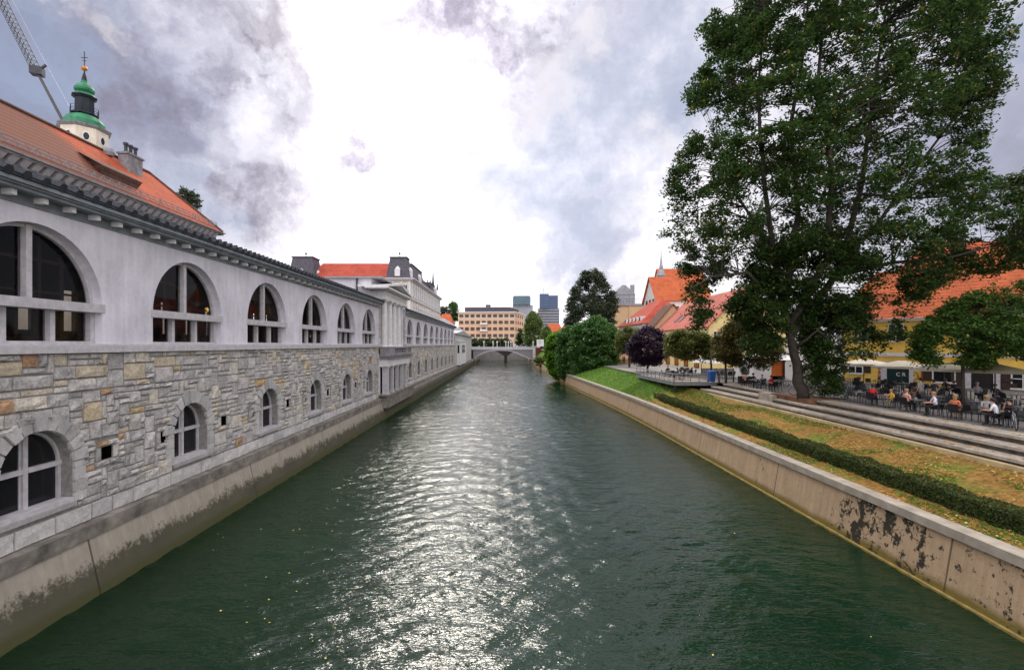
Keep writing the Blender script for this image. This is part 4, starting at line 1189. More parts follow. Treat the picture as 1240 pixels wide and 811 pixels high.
# =================================================================== BRIDGES
def bridge(name, label, y0, y1, low, zdeck, mats, x0=-15.5, x1=12.6):
    """low: the underside of the arches from left to right"""
    t = thing(name, label, 'bridge', (0, y0, 0)); D = y1-y0
    a = MB(); L = [(x0, -.5)] + low + [(x1, -.5)]
    for p, q in zip(L, L[1:]):
        if abs(p[0]-q[0]) < 1e-6:
            a.face([(p[0],0,p[1]),(q[0],0,q[1]),(q[0],D,q[1]),(p[0],D,p[1])]); continue
        a.face([(p[0],0,p[1]),(q[0],0,q[1]),(q[0],0,zdeck),(p[0],0,zdeck)])
        a.face([(p[0],D,p[1]),(p[0],D,zdeck),(q[0],D,zdeck),(q[0],D,q[1])])
        a.face([(p[0],0,p[1]),(p[0],D,p[1]),(q[0],D,q[1]),(q[0],0,q[1])])
    a.face([(x0,0,zdeck),(x1,0,zdeck),(x1,D,zdeck),(x0,D,zdeck)])
    a.build('arch', mats[0], t)
    b_ = MB()
    for p, q in zip(low, low[1:]):
        if abs(p[0]-q[0]) > 1e-6 and min(p[1], q[1]) > 0:
            b_.hull8([(p[0],-.18,p[1]-.02),(q[0],-.18,q[1]-.02),(q[0],-.005,q[1]-.02),(p[0],-.005,p[1]-.02),(p[0],-.18,p[1]+.42),(q[0],-.18,q[1]+.42),(q[0],-.005,q[1]+.42),(p[0],-.005,p[1]+.42)])
    b_.build('arch_ring', mats[1], t)
    c = MB(); c.box(x0,x1,-.3,.1,zdeck-.25,zdeck+.06); c.box(x0,x1,-.25,.1,zdeck+.85,zdeck+1.0)
    k = x0+.3
    while k < x1:
        c.lathe([(.09,0),(.06,.15),(.12,.4),(.06,.65),(.09,.79)], (k,-.08,zdeck+.06), 6); k += .42
    c.box(x0,x1,D-.35,D,zdeck,zdeck+1)
    c.build('balustrade', M['trim'], t)
    return t
low1 = [(-13.6,-.5)]+[((x-612)/F*212, EYE+(417-y)/F*212) for x, y in ((574.2,434.6),(579,431),(585,427.9),(590,426),(595,424.9),(600,424.5),(608,424.4),(615,424.8),(620,425.7),(626,428),(632,430.6),(638,433),(643,435.2))]+[(11.2,-.5)]
def sarc(a, b, zs, zt, n=12): return [(a+(b-a)*k/n, zs+(zt-zs)*math.sin(math.pi*k/n)) for k in range(n+1)]
low2 = [(-14,-.5)]+sarc(-14,-.6,2.2,5.2)+[(-.6,-.5),(.9,-.5)]+sarc(.9,12,2.2,5.2)+[(12,-.5)]
bridge('stone_bridge', 'low grey stone arch bridge with white balustrade across the river', 212, 219, low1, 6.35, (M['trim_dark'], M['trim']))
bridge('stone_bridge', 'second bridge with a middle pier seen under the first arch', 238, 243, low2, 6.3, (M['bark'], M['trim_dark']))
a = MB(); a.box(11.9, 13.4, 211.2, 214, 2.0, 7.4); a.box(11.7,13.6,211.0,214.2,7.4,7.7); tag(a.build('bridge_pillar', M['white_trim']), 'white stone end pillar at the right end of the bridge', 'pillar')
post = None
for k, (xp, hh, lab) in enumerate(((586,8,'leftmost white lamp pillar on the bridge'),(597,8,'second white lamp pillar from the left on the bridge'),(602,7,'white lamp pillar left of the three close together'),
        (612.5,9,'left one of three close white lamp pillars mid-bridge'),(615.7,10,'middle one of three close white lamp pillars'),(618.7,9,'right one of three close white lamp pillars'),(645.5,8,'white lamp pillar at the right end of the bridge by the white board'))):
    X = (xp-612)/F*214.0
    lp = thing('bridge_lamp', lab, 'street lamp', (X, 214.0, 6.35), group='lamp pillars on the bridge')
    a = MB(); a.lathe([(.30,0),(.30,.3),(.16,.4),(.14,2.6),(.22,2.7)], n=8); a.build('pillar', M['white_trim'], lp)
    a = MB(); a.lathe([(.1,2.7),(.3,2.85),(.34,3.1),(.25,3.35),(.05,3.45)], n=8); a.build('globe', M['canvas_white'], lp)
t = thing('notice_board', 'white board standing at the right end of the bridge', 'board', (14.6,204,5.6))
a = MB(); a.box(-1.5,1.5,-.08,.08,2.0,4.9); a.build('panel', M['white_board'], t)
a = MB(); a.box(-1.3,-1.1,-.06,.06,0,2.0); a.box(1.1,1.3,-.06,.06,0,2.0); a.build('posts', M['dark_steel'], t)
a = MB()
for k, w in enumerate((1.1,.7,.9)): a.box(-.6,-.6+w,-.1,-.081,4.1-k*.5,4.3-k*.5)
a.build('lettering', M['grey_wall'], t)
a = MB(); a.box(12.9,17.0,205.5,209,3.6,6.9); a.box(12.7,17.2,205.3,209.2,6.9,7.05); tag(a.build('kiosk', M['red_panel']), 'dark red kiosk below the white board at the bridge end', 'kiosk')

# parked car on the far bank
def car(loc, rz, label, mat):
    t = thing('parked_car', label, 'car', loc, rz)
    b_ = MB(); prof = [(-2.1,.35),(-2.15,.75),(-1.95,.95),(-1.0,1.0),(1.1,1.0),(2.0,.88),(2.15,.6),(2.1,.35)]
    for s0 in (0,):
        n = len(prof)
        b_.mesh([(x,-.85,z) for x,z in prof]+[(x,.85,z) for x,z in prof], [tuple(range(n))[::-1], tuple(range(n,2*n))]+[(i,(i+1)%n,n+(i+1)%n,n+i) for i in range(n)])
    b_.hull8([(-1.5,-.78,1.0),(1.2,-.78,1.0),(1.2,.78,1.0),(-1.5,.78,1.0),(-1.2,-.65,1.47),(.3,-.65,1.47),(.3,.65,1.47),(-1.2,.65,1.47)]); b_.build('body', mat, t)
    w_ = MB()
    for s in (-1, 1): w_.hull8([(-1.25,s*.79-.012,1.05),(1.0,s*.79-.012,1.05),(1.0,s*.79+.012,1.05),(-1.25,s*.79+.012,1.05),(-1.05,s*.70-.012,1.38),(.3,s*.70-.012,1.38),(.3,s*.70+.012,1.38),(-1.05,s*.70+.012,1.38)])
    w_.build('window', M['pane'], t)
    for x in (-1.35, 1.35):
        for s in (-1, 1):
            q = MB(); q.tube([(x,s*.72,.32),(x,s*.90,.32)], .32, 12); wh = q.build('wheel', M['rubber'], t)
            q = MB(); q.tube([(x,s*.902,.32),(x,s*.91,.32)], .19, 10); q.build('rim', M['steel'], wh)
car((px(630,417,230).x, 230, 6.4), 0.1, 'white car parked behind the bridge right of the lamp pillars', M['white_metal'])
# =================================================================== RIGHT BANK: HOUSES
def gable(t, x0, x1, y0, y1, z0, ze, zr, axis, wall, roof, over=.5, hip=0.0):
    """axis 'y': ridge along y; hip = how far the ridge ends step in"""
    a = MB(); a.box(x0, x1, y0, y1, z0, ze)
    if not hip:
        if axis == 'y':
            xm = (x0+x1)/2
            for y in (y0, y1): a.face([(x0,y,ze),(x1,y,ze),(xm,y,zr-.05)])
        else:
            ym = (y0+y1)/2
            for x in (x0, x1): a.face([(x,y0,ze),(x,y1,ze),(x,ym,zr-.05)])
    a.build('wall', wall, t)
    a = MB(); th = .22; dz = (zr-ze)
    if axis == 'y':
        xm = (x0+x1)/2; sl = dz/(xm-x0); ex0, ex1, ey0, ey1 = x0-over, x1+over, y0-over, y1+over; zl = ze-sl*over
        r0, r1 = (xm, ey0+hip, zr), (xm, ey1-hip, zr)
        for (ex, s) in ((ex0, 1), (ex1, -1)):
            A_, B_ = (ex, ey0, zl), (ex, ey1, zl)
            V = [A_, B_, r1, r0]; a.hull8([(p[0],p[1],p[2]) for p in V]+[(p[0],p[1],p[2]+th) for p in V])
        if hip:
            for (ey, rr) in ((ey0, r0), (ey1, r1)):
                a.face([(ex0,ey,zl+th),(ex1,ey,zl+th),(rr[0],rr[1],rr[2]+th)])
    else:
        ym = (y0+y1)/2; sl = dz/(ym-y0); ex0, ex1, ey0, ey1 = x0-over, x1+over, y0-over, y1+over; zl = ze-sl*over
        r0, r1 = (ex0+hip, ym, zr), (ex1-hip, ym, zr)
        for ey in (ey0, ey1):
            V = [(ex0,ey,zl),(ex1,ey,zl),r1,r0]; a.hull8([(p[0],p[1],p[2]) for p in V]+[(p[0],p[1],p[2]+th) for p in V])
        if hip:
            for (ex, rr) in ((ex0, r0), (ex1, r1)):
                a.face([(ex,ey0,zl+th),(ex,ey1,zl+th),(rr[0],rr[1],rr[2]+th)])
    return a.build('roof', roof, t)

def text_mesh(s, size, mat, parent, loc, rz, name='lettering'):
    c = bpy.data.curves.new(name, 'FONT'); c.body = s; c.size = size; c.extrude = .006; c.align_x = 'CENTER'
    tmp = bpy.data.objects.new('tmp', c); COL.objects.link(tmp)
    me = bpy.data.meshes.new_from_object(tmp.evaluated_get(bpy.context.evaluated_depsgraph_get())); bpy.data.objects.remove(tmp)
    me.materials.clear(); me.materials.append(mat)
    o = bpy.data.objects.new(name, me); COL.objects.link(o); o.rotation_euler = (R(90), 0, rz); o.location = loc; o.parent = parent
    return o

# yellow café house at the right
A0 = Vector((36.6, 53.8, 0)); DV = Vector((.648, -.761, 0)).normalized(); NV = Vector((DV.y, -DV.x, 0))
if NV.y > 0: NV = -NV
def wt(x):                                  # distance along the wall seen at picture column x
    k = (x-612)/F; return (k*A0.y-A0.x)/(DV.x-k*DV.y)
def wz(x, y): return EYE+(417-y)/F*(A0.y+DV.y*wt(x))
def wbox(mb, t0, t1, z0, z1, o0, o1, m=0):
    mb.hull8([tuple(A0+DV*s+NV*o_+Vector((0,0,z))) for z in (z0, z1) for (s, o_) in ((t0,o0),(t1,o0),(t1,o1),(t0,o1))], m)
LW = 27.0; BK = -11.0
t = thing('cafe_house', 'yellow café house with orange tile roof and dark green gate behind the terrace', 'house', (0,0,0))
a = MB(); wbox(a, 0, LW, 4.2, 10.9, BK, 0); a.build('wall', M['yellow'], t)
a = MB(); wbox(a, -.05, LW, 7.2, 7.55, 0, .12); wbox(a, -.3, LW, 10.75, 11.0, -.1, .55); wbox(a, -.35, LW, 10.95, 11.08, -.1, .75); wbox(a, -.02, .5, 4.3, 10.75, 0, .07); a.build('band_course', M['white_trim'], t)
a = MB()
def wp(s, o_, z): return tuple(A0+DV*s+NV*o_+Vector((0,0,z)))
for (o0, o1) in ((.8, BK/2), (BK-.8, BK/2)):
    a.face([wp(-.6,o0,10.95), wp(LW,o0,10.95), wp(LW,o1,16.6), wp(2.4,o1,16.6)])
a.face([wp(-.6,.8,10.95), wp(-.6,BK-.8,10.95), wp(2.4,BK/2,16.6)])
rf = a.build('roof', M['tile_orange'], t)
a = MB(); s0, s1 = wt(1074), wt(1101); zt = wz(1088, 441)
wbox(a, s0, s1, 4.3, zt, .0, .06); a.build('gate', M['door_green'], t)
a = MB(); wbox(a, s0-.5, s0, 4.3, zt+.3, .0, .1); wbox(a, s1, s1+.35, 4.3, zt+.3, 0, .1); wbox(a, s0, s1, zt, zt+.3, 0, .1); a.build('gate_surround', M['trim'], t)
yaw = math.atan2(DV.y, DV.x)
text_mesh('C R', .5, M['white_board'], t, A0+DV*((s0+s1)/2+.25)+NV*.075+Vector((0,0,wz(1088,455))), yaw)
sg = MB(); c0 = A0+DV*wt(1105.5)+NV*.05+Vector((0,0,wz(1105,455)))
for k in range(20):
    q0, q1 = 2*math.pi*k/20, 2*math.pi*(k+1)/20
    sg.bar(c0+DV*.42*math.cos(q0)+Vector((0,0,.42*math.sin(q0))), c0+DV*.42*math.cos(q1)+Vector((0,0,.42*math.sin(q1))), .05)
sgo = sg.build('round_sign', M['dark_steel'], t); text_mesh('P', .55, M['dark_steel'], t, c0-Vector((0,0,.2)), yaw)
def wwin(x, y0, y1, w, shutters=True, name='window'):
    s = wt(x); z0, z1 = wz(x, y1), wz(x, y0)
    f = MB(); 
    wbox(f, s-w/2-.1, s-w/2, z0-.1, z1+.1, 0, .1); wbox(f, s+w/2, s+w/2+.1, z0-.1, z1+.1, 0, .1); wbox(f, s-w/2, s+w/2, z1, z1+.1, 0, .1); wbox(f, s-w/2-.15, s+w/2+.15, z0-.16, z0-.02, 0, .18)
    wbox(f, s-.04, s+.04, z0, z1, .02, .08); wbox(f, s-w/2, s+w/2, z0+(z1-z0)*.6, z0+(z1-z0)*.6+.06, .02, .08)
    fr = f.build(name, M['white_trim'], t)
    p = MB(); wbox(p, s-w/2, s+w/2, z0, z1, .005, .03); p.build('pane', M['pane'], fr)
    if shutters:
        for sd_ in (-1, 1):
            q = MB(); e = s+sd_*(w/2+.12+w*.27)
            for zz in (z0, (z0+z1)/2-.04, z1-.08): wbox(q, e-w*.26, e+w*.26, zz, zz+.08, .03, .08)
            for ss in (-w*.26, w*.26-.06): wbox(q, e+ss, e+ss+.06, z0, z1, .03, .08)
            wbox(q, e-w*.24, e+w*.24, z0+.05, z1-.05, .03, .045); q.build('shutter', M['brown_wood'], t)
wwin(1036, 439, 451, 1.2); wwin(1143, 441, 462, 1.5); wwin(1239, 452, 470, 1.3)
for x in (1043, 1085, 1128, 1172, 1215, 1260): wwin(x, 393, 412, 1.15, False)
a = MB(); s0, s1 = wt(1176), wt(1203); zt = wz(1190, 450)
n = 10
for k in range(n):
    f0, f1 = k/n, (k+1)/n; h0 = zt+.45*math.sin(math.pi*f0)**.6; h1_ = zt+.45*math.sin(math.pi*f1)**.6
    a.face([wp(s0+(s1-s0)*f0,.03,4.3), wp(s0+(s1-s0)*f1,.03,4.3), wp(s0+(s1-s0)*f1,.03,h1_), wp(s0+(s1-s0)*f0,.03,h0)])
a.build('doorway', M['dark'], t)
a = MB(); wbox(a, s0-.45, s0, 4.3, zt+.5, 0, .12); wbox(a, s1, s1+.45, 4.3, zt+.5, 0, .12); wbox(a, s0-.45, s1+.45, zt+.5, zt+.8, 0, .12); a.build('door_surround', M['trim'], t)
a = MB(); wbox(a, wt(1160)-.5, wt(1160)+.4, 4.4, wz(1160,447), .0, .1); a.build('menu_board', M['brown_wood'], t)
a = MB(); wbox(a, wt(1222)-.5, wt(1222)+.5, wz(1222,477), wz(1222,464), 0, .12); a.build('notice_case', M['brown_wood'], t)
a = MB(); wbox(a, wt(1221)-.35, wt(1221)+.3, wz(1221,462), wz(1221,458), 0, .12); a.build('wall_box', M['brown_wood'], t)
a = MB(); wbox(a, wt(1117)-.06, wt(1117)+.06, 4.3, 10.8, .05, .17); a.build('downpipe', M['red_panel'], t)

# taller neighbour behind, orange hipped roof with a dormer
t = thing('town_house', 'tall orange-roofed house with a pale dormer behind the yellow café house', 'house', (0,0,0))
gable(t, 52, 78, 56, 70, 4.3, 14.2, 21.5, 'x', M['yellow'], M['tile_orange'], hip=3.0)
a = MB(); a.box(60.5, 65, 55.6, 60, 14.8, 17.6); dm = a.build('dormer', M['cream'], t)
a = MB(); a.hull8([(60.1,55.2,17.6),(65.4,55.2,17.6),(65.4,62,17.6),(60.1,62,17.6),(62.6,55.2,19.6),(62.8,55.2,19.6),(62.8,63,19.6),(62.6,63,19.6)]); a.build('dormer_roof', M['tile_brown'], dm)
windows_on(t, (52,56,0), (1,0,0), (0,-1,0), [2+3.2*k for k in range(7)], [8.5, 11.5], 1.2, 1.9, M['white_trim'], M['pane'])

# A: pale yellow house with gable wall towards us
t = thing('gabled_house', 'pale yellow house with a blank gable wall and faded red roof with skylights', 'house', (0,0,0))
rf = gable(t, 33.4, 46.0, 80, 107, 4.3, 11.5, 17.6, 'y', M['pale_yellow'], M['tile_pink'], over=.35)
windows_on(t, (33.4,82,0), (0,1,0), (-1,0,0), [1.5,5,8.5,12,15.5,19,22.5], [8.6], 1.2, 1.8, M['white_trim'], M['pane'])
windows_on(t, (33.4,82,0), (0,1,0), (-1,0,0), [3,8,13,18,23], [4.6], 1.6, 2.3, M['brown_wood'], M['door_orange'], name='shop_door')
windows_on(t, (33.4,80,0), (1,0,0), (0,-1,0), [1.3], [8.8], 1.0, 1.7, M['white_trim'], M['pane'])
for y in (97, 99.5, 86):
    a = MB(); sl = (17.6-11.5)/6.3
    for (xa, xb) in ((34.6, 36.0),): a.hull8([(xa,y-.5,11.5+(xa-33.4)*sl+.24),(xa,y+.5,11.5+(xa-33.4)*sl+.24),(xb,y+.5,11.5+(xb-33.4)*sl+.24),(xb,y-.5,11.5+(xb-33.4)*sl+.24),(xa,y-.5,11.5+(xa-33.4)*sl+.34),(xa,y+.5,11.5+(xa-33.4)*sl+.34),(xb,y+.5,11.5+(xb-33.4)*sl+.34),(xb,y-.5,11.5+(xb-33.4)*sl+.34)])
    a.build('skylight', M['pane'], t)
# a lower brown shed-roofed wing between
t = thing('brick_annex', 'narrow house with a dark brown roof between two red roofs', 'house', (0,0,0))
gable(t, 33.0, 41, 107.6, 114, 4.3, 12.6, 17.2, 'y', M['tan_wall'], M['tile_brown'], over=.4)
windows_on(t, (33.0,107.6,0), (0,1,0), (-1,0,0), [1.5,4.2], [9.4], 1.1, 1.7, M['white_trim'], M['pane'])
# B: hip roofed house
t = thing('hipped_house', 'grey-white house with a bright red hipped roof and a row of attic windows', 'house', (0,0,0))
gable(t, 32.2, 46, 114.6, 138, 4.3, 13.6, 19.6, 'y', M['white_wall'], M['tile_red'], hip=7.0)
windows_on(t, (32.2,116,0), (0,1,0), (-1,0,0), [2,5,8,11,14,17], [7.4, 10.6], 1.2, 1.8, M['trim'], M['pane'])
for y in (117.5,121,124.5,128,131.5):
    a = MB(); a.box(32.4,34.5,y-.6,y+.6,13.9,15.2); dm = a.build('dormer', M['white_trim'], t); a = MB(); a.box(32.34,32.39,y-.4,y+.4,14.1,15.0); a.build('dormer_window', M['pane'], dm)
# C: tall tan block with pale penthouse
t = thing('apartment_block', 'tall tan apartment block with a pale gabled penthouse and roof railing', 'house', (0,0,0))
a = MB(); a.box(34, 45.5, 152, 170, 4.3, 20.5); a.box(38.5, 45.6, 151.8, 152, 4.3, 20.5); a.build('wall', M['tan_wall'], t)
a = MB(); a.box(33.6, 46, 151.5, 170.5, 20.5, 21.1); a.build('cornice', M['sheet'], t)
a = MB(); a.box(34.5, 41.5, 156, 166, 21.1, 24.4); a.hull8([(34.3,155.8,24.4),(41.7,155.8,24.4),(41.7,166.2,24.4),(34.3,166.2,24.4),(37.4,155.8,27.4),(38.4,155.8,27.4),(38.4,166.2,27.4),(37.4,166.2,27.4)]); a.box(40.4,41.6,157,158,24.4,27.6); a.build('penthouse', M['sheet'], t)
a = MB()
for k in range(13): a.bar((34+k*.95,151.7,21.1),(34+k*.95,151.7,22.5),.06)
a.bar((34,151.7,22.5),(45.4,151.7,22.5),.08); a.bar((34,151.7,21.8),(45.4,151.7,21.8),.05); a.build('roof_railing', M['dark_steel'], t)
windows_on(t, (34,153,0), (0,1,0), (-1,0,0), [2,5.5,9,12.5], [12,16], 1.3, 1.8, M['white_trim'], M['pane'])
# D: high red gabled church-like building
t = thing('tall_gabled_house', 'tall building with a white half-timbered gable and bright orange-red roof above the others', 'house', (0,0,0))
gable(t, 39.5, 52, 127, 139, 4.3, 20.2, 26.6, 'x', M['white_wall'], M['tile_orange'], over=.5)
windows_on(t, (39.5,127,0), (0,1,0), (-1,0,0), [3,6,9], [15,18.4], 1.2, 2.0, M['brown_wood'], M['pane'])
windows_on(t, (39.5,127,0), (1,0,0), (0,-1,0), [2,5,8,11], [16.4], 1.2, 1.8, M['brown_wood'], M['pane'])
# E: church roof with turret
t = thing('church', 'large steep orange-red church roof with a slim turret behind the tall gable', 'church', (0,0,0))
gable(t, 50, 64, 150, 170, 4.3, 20.0, 33.0, 'x', M['white_wall'], M['tile_orange'])
a = MB(); a.lathe([(1.1,0),(1.1,4.6),(1.4,4.8),(.9,6.2),(.5,6.8),(.65,7.4),(.4,8.4),(.1,11.0),(.04,12.5)], (48.6,152,25.0), 8); a.box(47.4,50.2,150.6,153.4,4.3,25.0); a.build('turret', M['sheet'], t)

# ------------------------------------------------------------------ market tent and neighbours
t = thing('market_tent', 'white pointed tent with an orange panel in its opening behind the big tree', 'tent', (31.2, 58, 4.3))
a = MB(); a.hull8([(-2.7,-2,2.3),(2.9,-2,2.3),(2.9,3,2.3),(-2.7,3,2.3),(-.3,.4,3.5),(.3,.4,3.5),(.3,.8,3.5),(-.3,.8,3.5)]); a.lathe([(.32,3.5),(.1,3.9),(.03,4.3)], (0,.6,0), 8); a.build('canopy', M['canvas_white'], t)
a = MB(); a.box(-2.6,-1.0,-1.9,-1.86,0,2.29); a.build('side_wall', M['canvas_white'], t)
a = MB(); a.box(-2.6,2.8,2.86,2.9,0,2.29); a.box(1.0,2.8,-1.9,-1.86,0,2.29); a.box(2.76,2.8,-1.86,2.9,0,2.29); a.box(-2.6,-2.56,-1.86,2.9,0,2.29); a.box(-1.0,-.55,-1.86,-1.5,0,2.29); a.build('side_wall', M['canvas_white'], t)
a = MB(); a.box(-.55,1.0,-1.55,-1.5,.45,2.2); a.build('panel', M['door_orange'], t)
t = thing('market_tent', 'second low white tent further left, partly behind the small brown tree', 'tent', (29.5, 67, 4.3))
a = MB(); a.hull8([(-3.4,-1.8,1.6),(2.2,-1.8,1.6),(2.2,2,1.6),(-3.4,2,1.6),(-2.4,-.4,2.3),(1.0,-.4,2.3),(1.0,.4,2.3),(-2.4,.4,2.3)]); a.build('canopy', M['canvas_white'], t)
a = MB(); a.box(-3.2,2.0,-1.6,-1.5,0,.9); a.build('counter', M['trim_dark'], t)
for x in (-3.2,1.95):
    a = MB(); a.box(x,x+.06,-1.6,-1.54,0,1.6); a.build('post', M['dark_steel'], t)
a = MB(); a.box(-1.6,1.8,0,.25,0,2.6); a.box(-1.7,1.9,-.06,.31,2.6,2.75); o = a.build('red_screen', M['red_panel'], loc=(32.2,64.5,4.3)); tag(o, 'dark red wooden screen left of the white pointed tent', 'screen')

# ------------------------------------------------------------------ viewing deck
t = thing('viewing_deck', 'grey timber deck with railing jutting out over the grass bank', 'deck', (0,0,0))
P0, P1, P2 = Vector((17.8,66,0)), Vector((18.2,52.6,0)), Vector((21.8,52.6,0))
a = MB()
y = 52.6
while y < 66:
    x0 = 18.2-(y-52.6)*.03; a.box(x0, 23.2, y+.01, y+.29, 4.26, 4.315); y += .3
a.build('floor_boards', M['step_stone'], t)
a = MB(); a.hull8([(18.22,52.62,3.98),(23,52.62,3.98),(23,66,3.98),(17.84,66,3.98),(18.22,52.62,4.25),(23,52.62,4.25),(23,66,4.25),(17.84,66,4.25)])
for k in range(6): a.bar((18.6,53.4+k*2.3,2.6),(18.6,53.4+k*2.3,3.97),.22)
a.build('deck_frame', M['dark_steel'], t)
rl = MB()
def rail(p, q, n, flag):
    for k in range(n+1):
        c = p.lerp(q, k/n); rl.box(c.x-.035,c.x+.035,c.y-.035,c.y+.035,4.02,5.22)
    for z, w in ((5.22,.24),(4.82,.08),(4.55,.08),(4.36,.06)): rl.bar(p+Vector((0,0,z)), q+Vector((0,0,z)), w, .07)
rail(P0, P1, 9, 0); rail(P1, P2, 4, 0)
rl.build('railing', M['steel'], t)
a = MB(); a.bar(P0+Vector((0,0,4.14)), P1+Vector((0,0,4.14)), .08, .34); a.bar(P1+Vector((0,0,4.14)), P2+Vector((1,0,4.14)), .08, .34)
a.build('fascia', M['steel'], t)

# ------------------------------------------------------------------ street furniture
t = thing('rubbish_bin', 'blue wheeled bin standing at the end of the deck railing', 'bin', (22.3, 52.7, 4.3))
a = MB(); a.hull8([(-.26,-.3,.1),(.26,-.3,.1),(.26,.3,.1),(-.26,.3,.1),(-.32,-.38,1.15),(.32,-.38,1.15),(.32,.38,1.15),(-.32,.38,1.15)]); a.build('body', M['blue_bin'], t)
a = MB(); a.hull8([(-.34,-.41,1.15),(.34,-.41,1.15),(.34,.4,1.15),(-.34,.4,1.15),(-.3,-.3,1.24),(.3,-.3,1.24),(.3,.38,1.3),(-.3,.38,1.3)]); a.build('lid', M['blue_bin'], t)
for s in (-1,1):
    a = MB(); a.tube([(s*.24,.3,.12),(s*.32,.3,.12)], .12, 10); a.build('wheel', M['rubber'], t)
for (x, y, lab) in ((23.1,52.7,'grey bollard just right of the blue bin'), (24.9,53.2,'dark bollard left of the planter')):
    o = thing('bollard', lab, 'bollard', (x, y, 4.3), group='bollards on the square')
    a = MB(); a.lathe([(.1,0),(.09,.05),(.08,.95),(.1,.97),(.06,1.05)], n=10); a.build('post', M['dark_steel'], o)
t = thing('planter', 'dark planter box with a round clipped plant and white pot left of the diners', 'planter', (25.3, 51.5, 4.3))
a = MB(); a.box(-.6,.6,-.3,.3,0,.75); a.build('box', M['black'], t)
Pp = rng.normal(size=(900,3)); Pp /= np.linalg.norm(Pp,axis=1)[:,None]; Pp = Pp*rng.uniform(.4,1,(900,1))*.5+np.array([0,0,1.25])
M['leaf_dark'] = leaf_mat('dark_leaves', (.025,.065,.018), (.07,.14,.04), trans=.35)
leaves_mesh('plant', Pp, .1, M['leaf_dark'], parent=t)

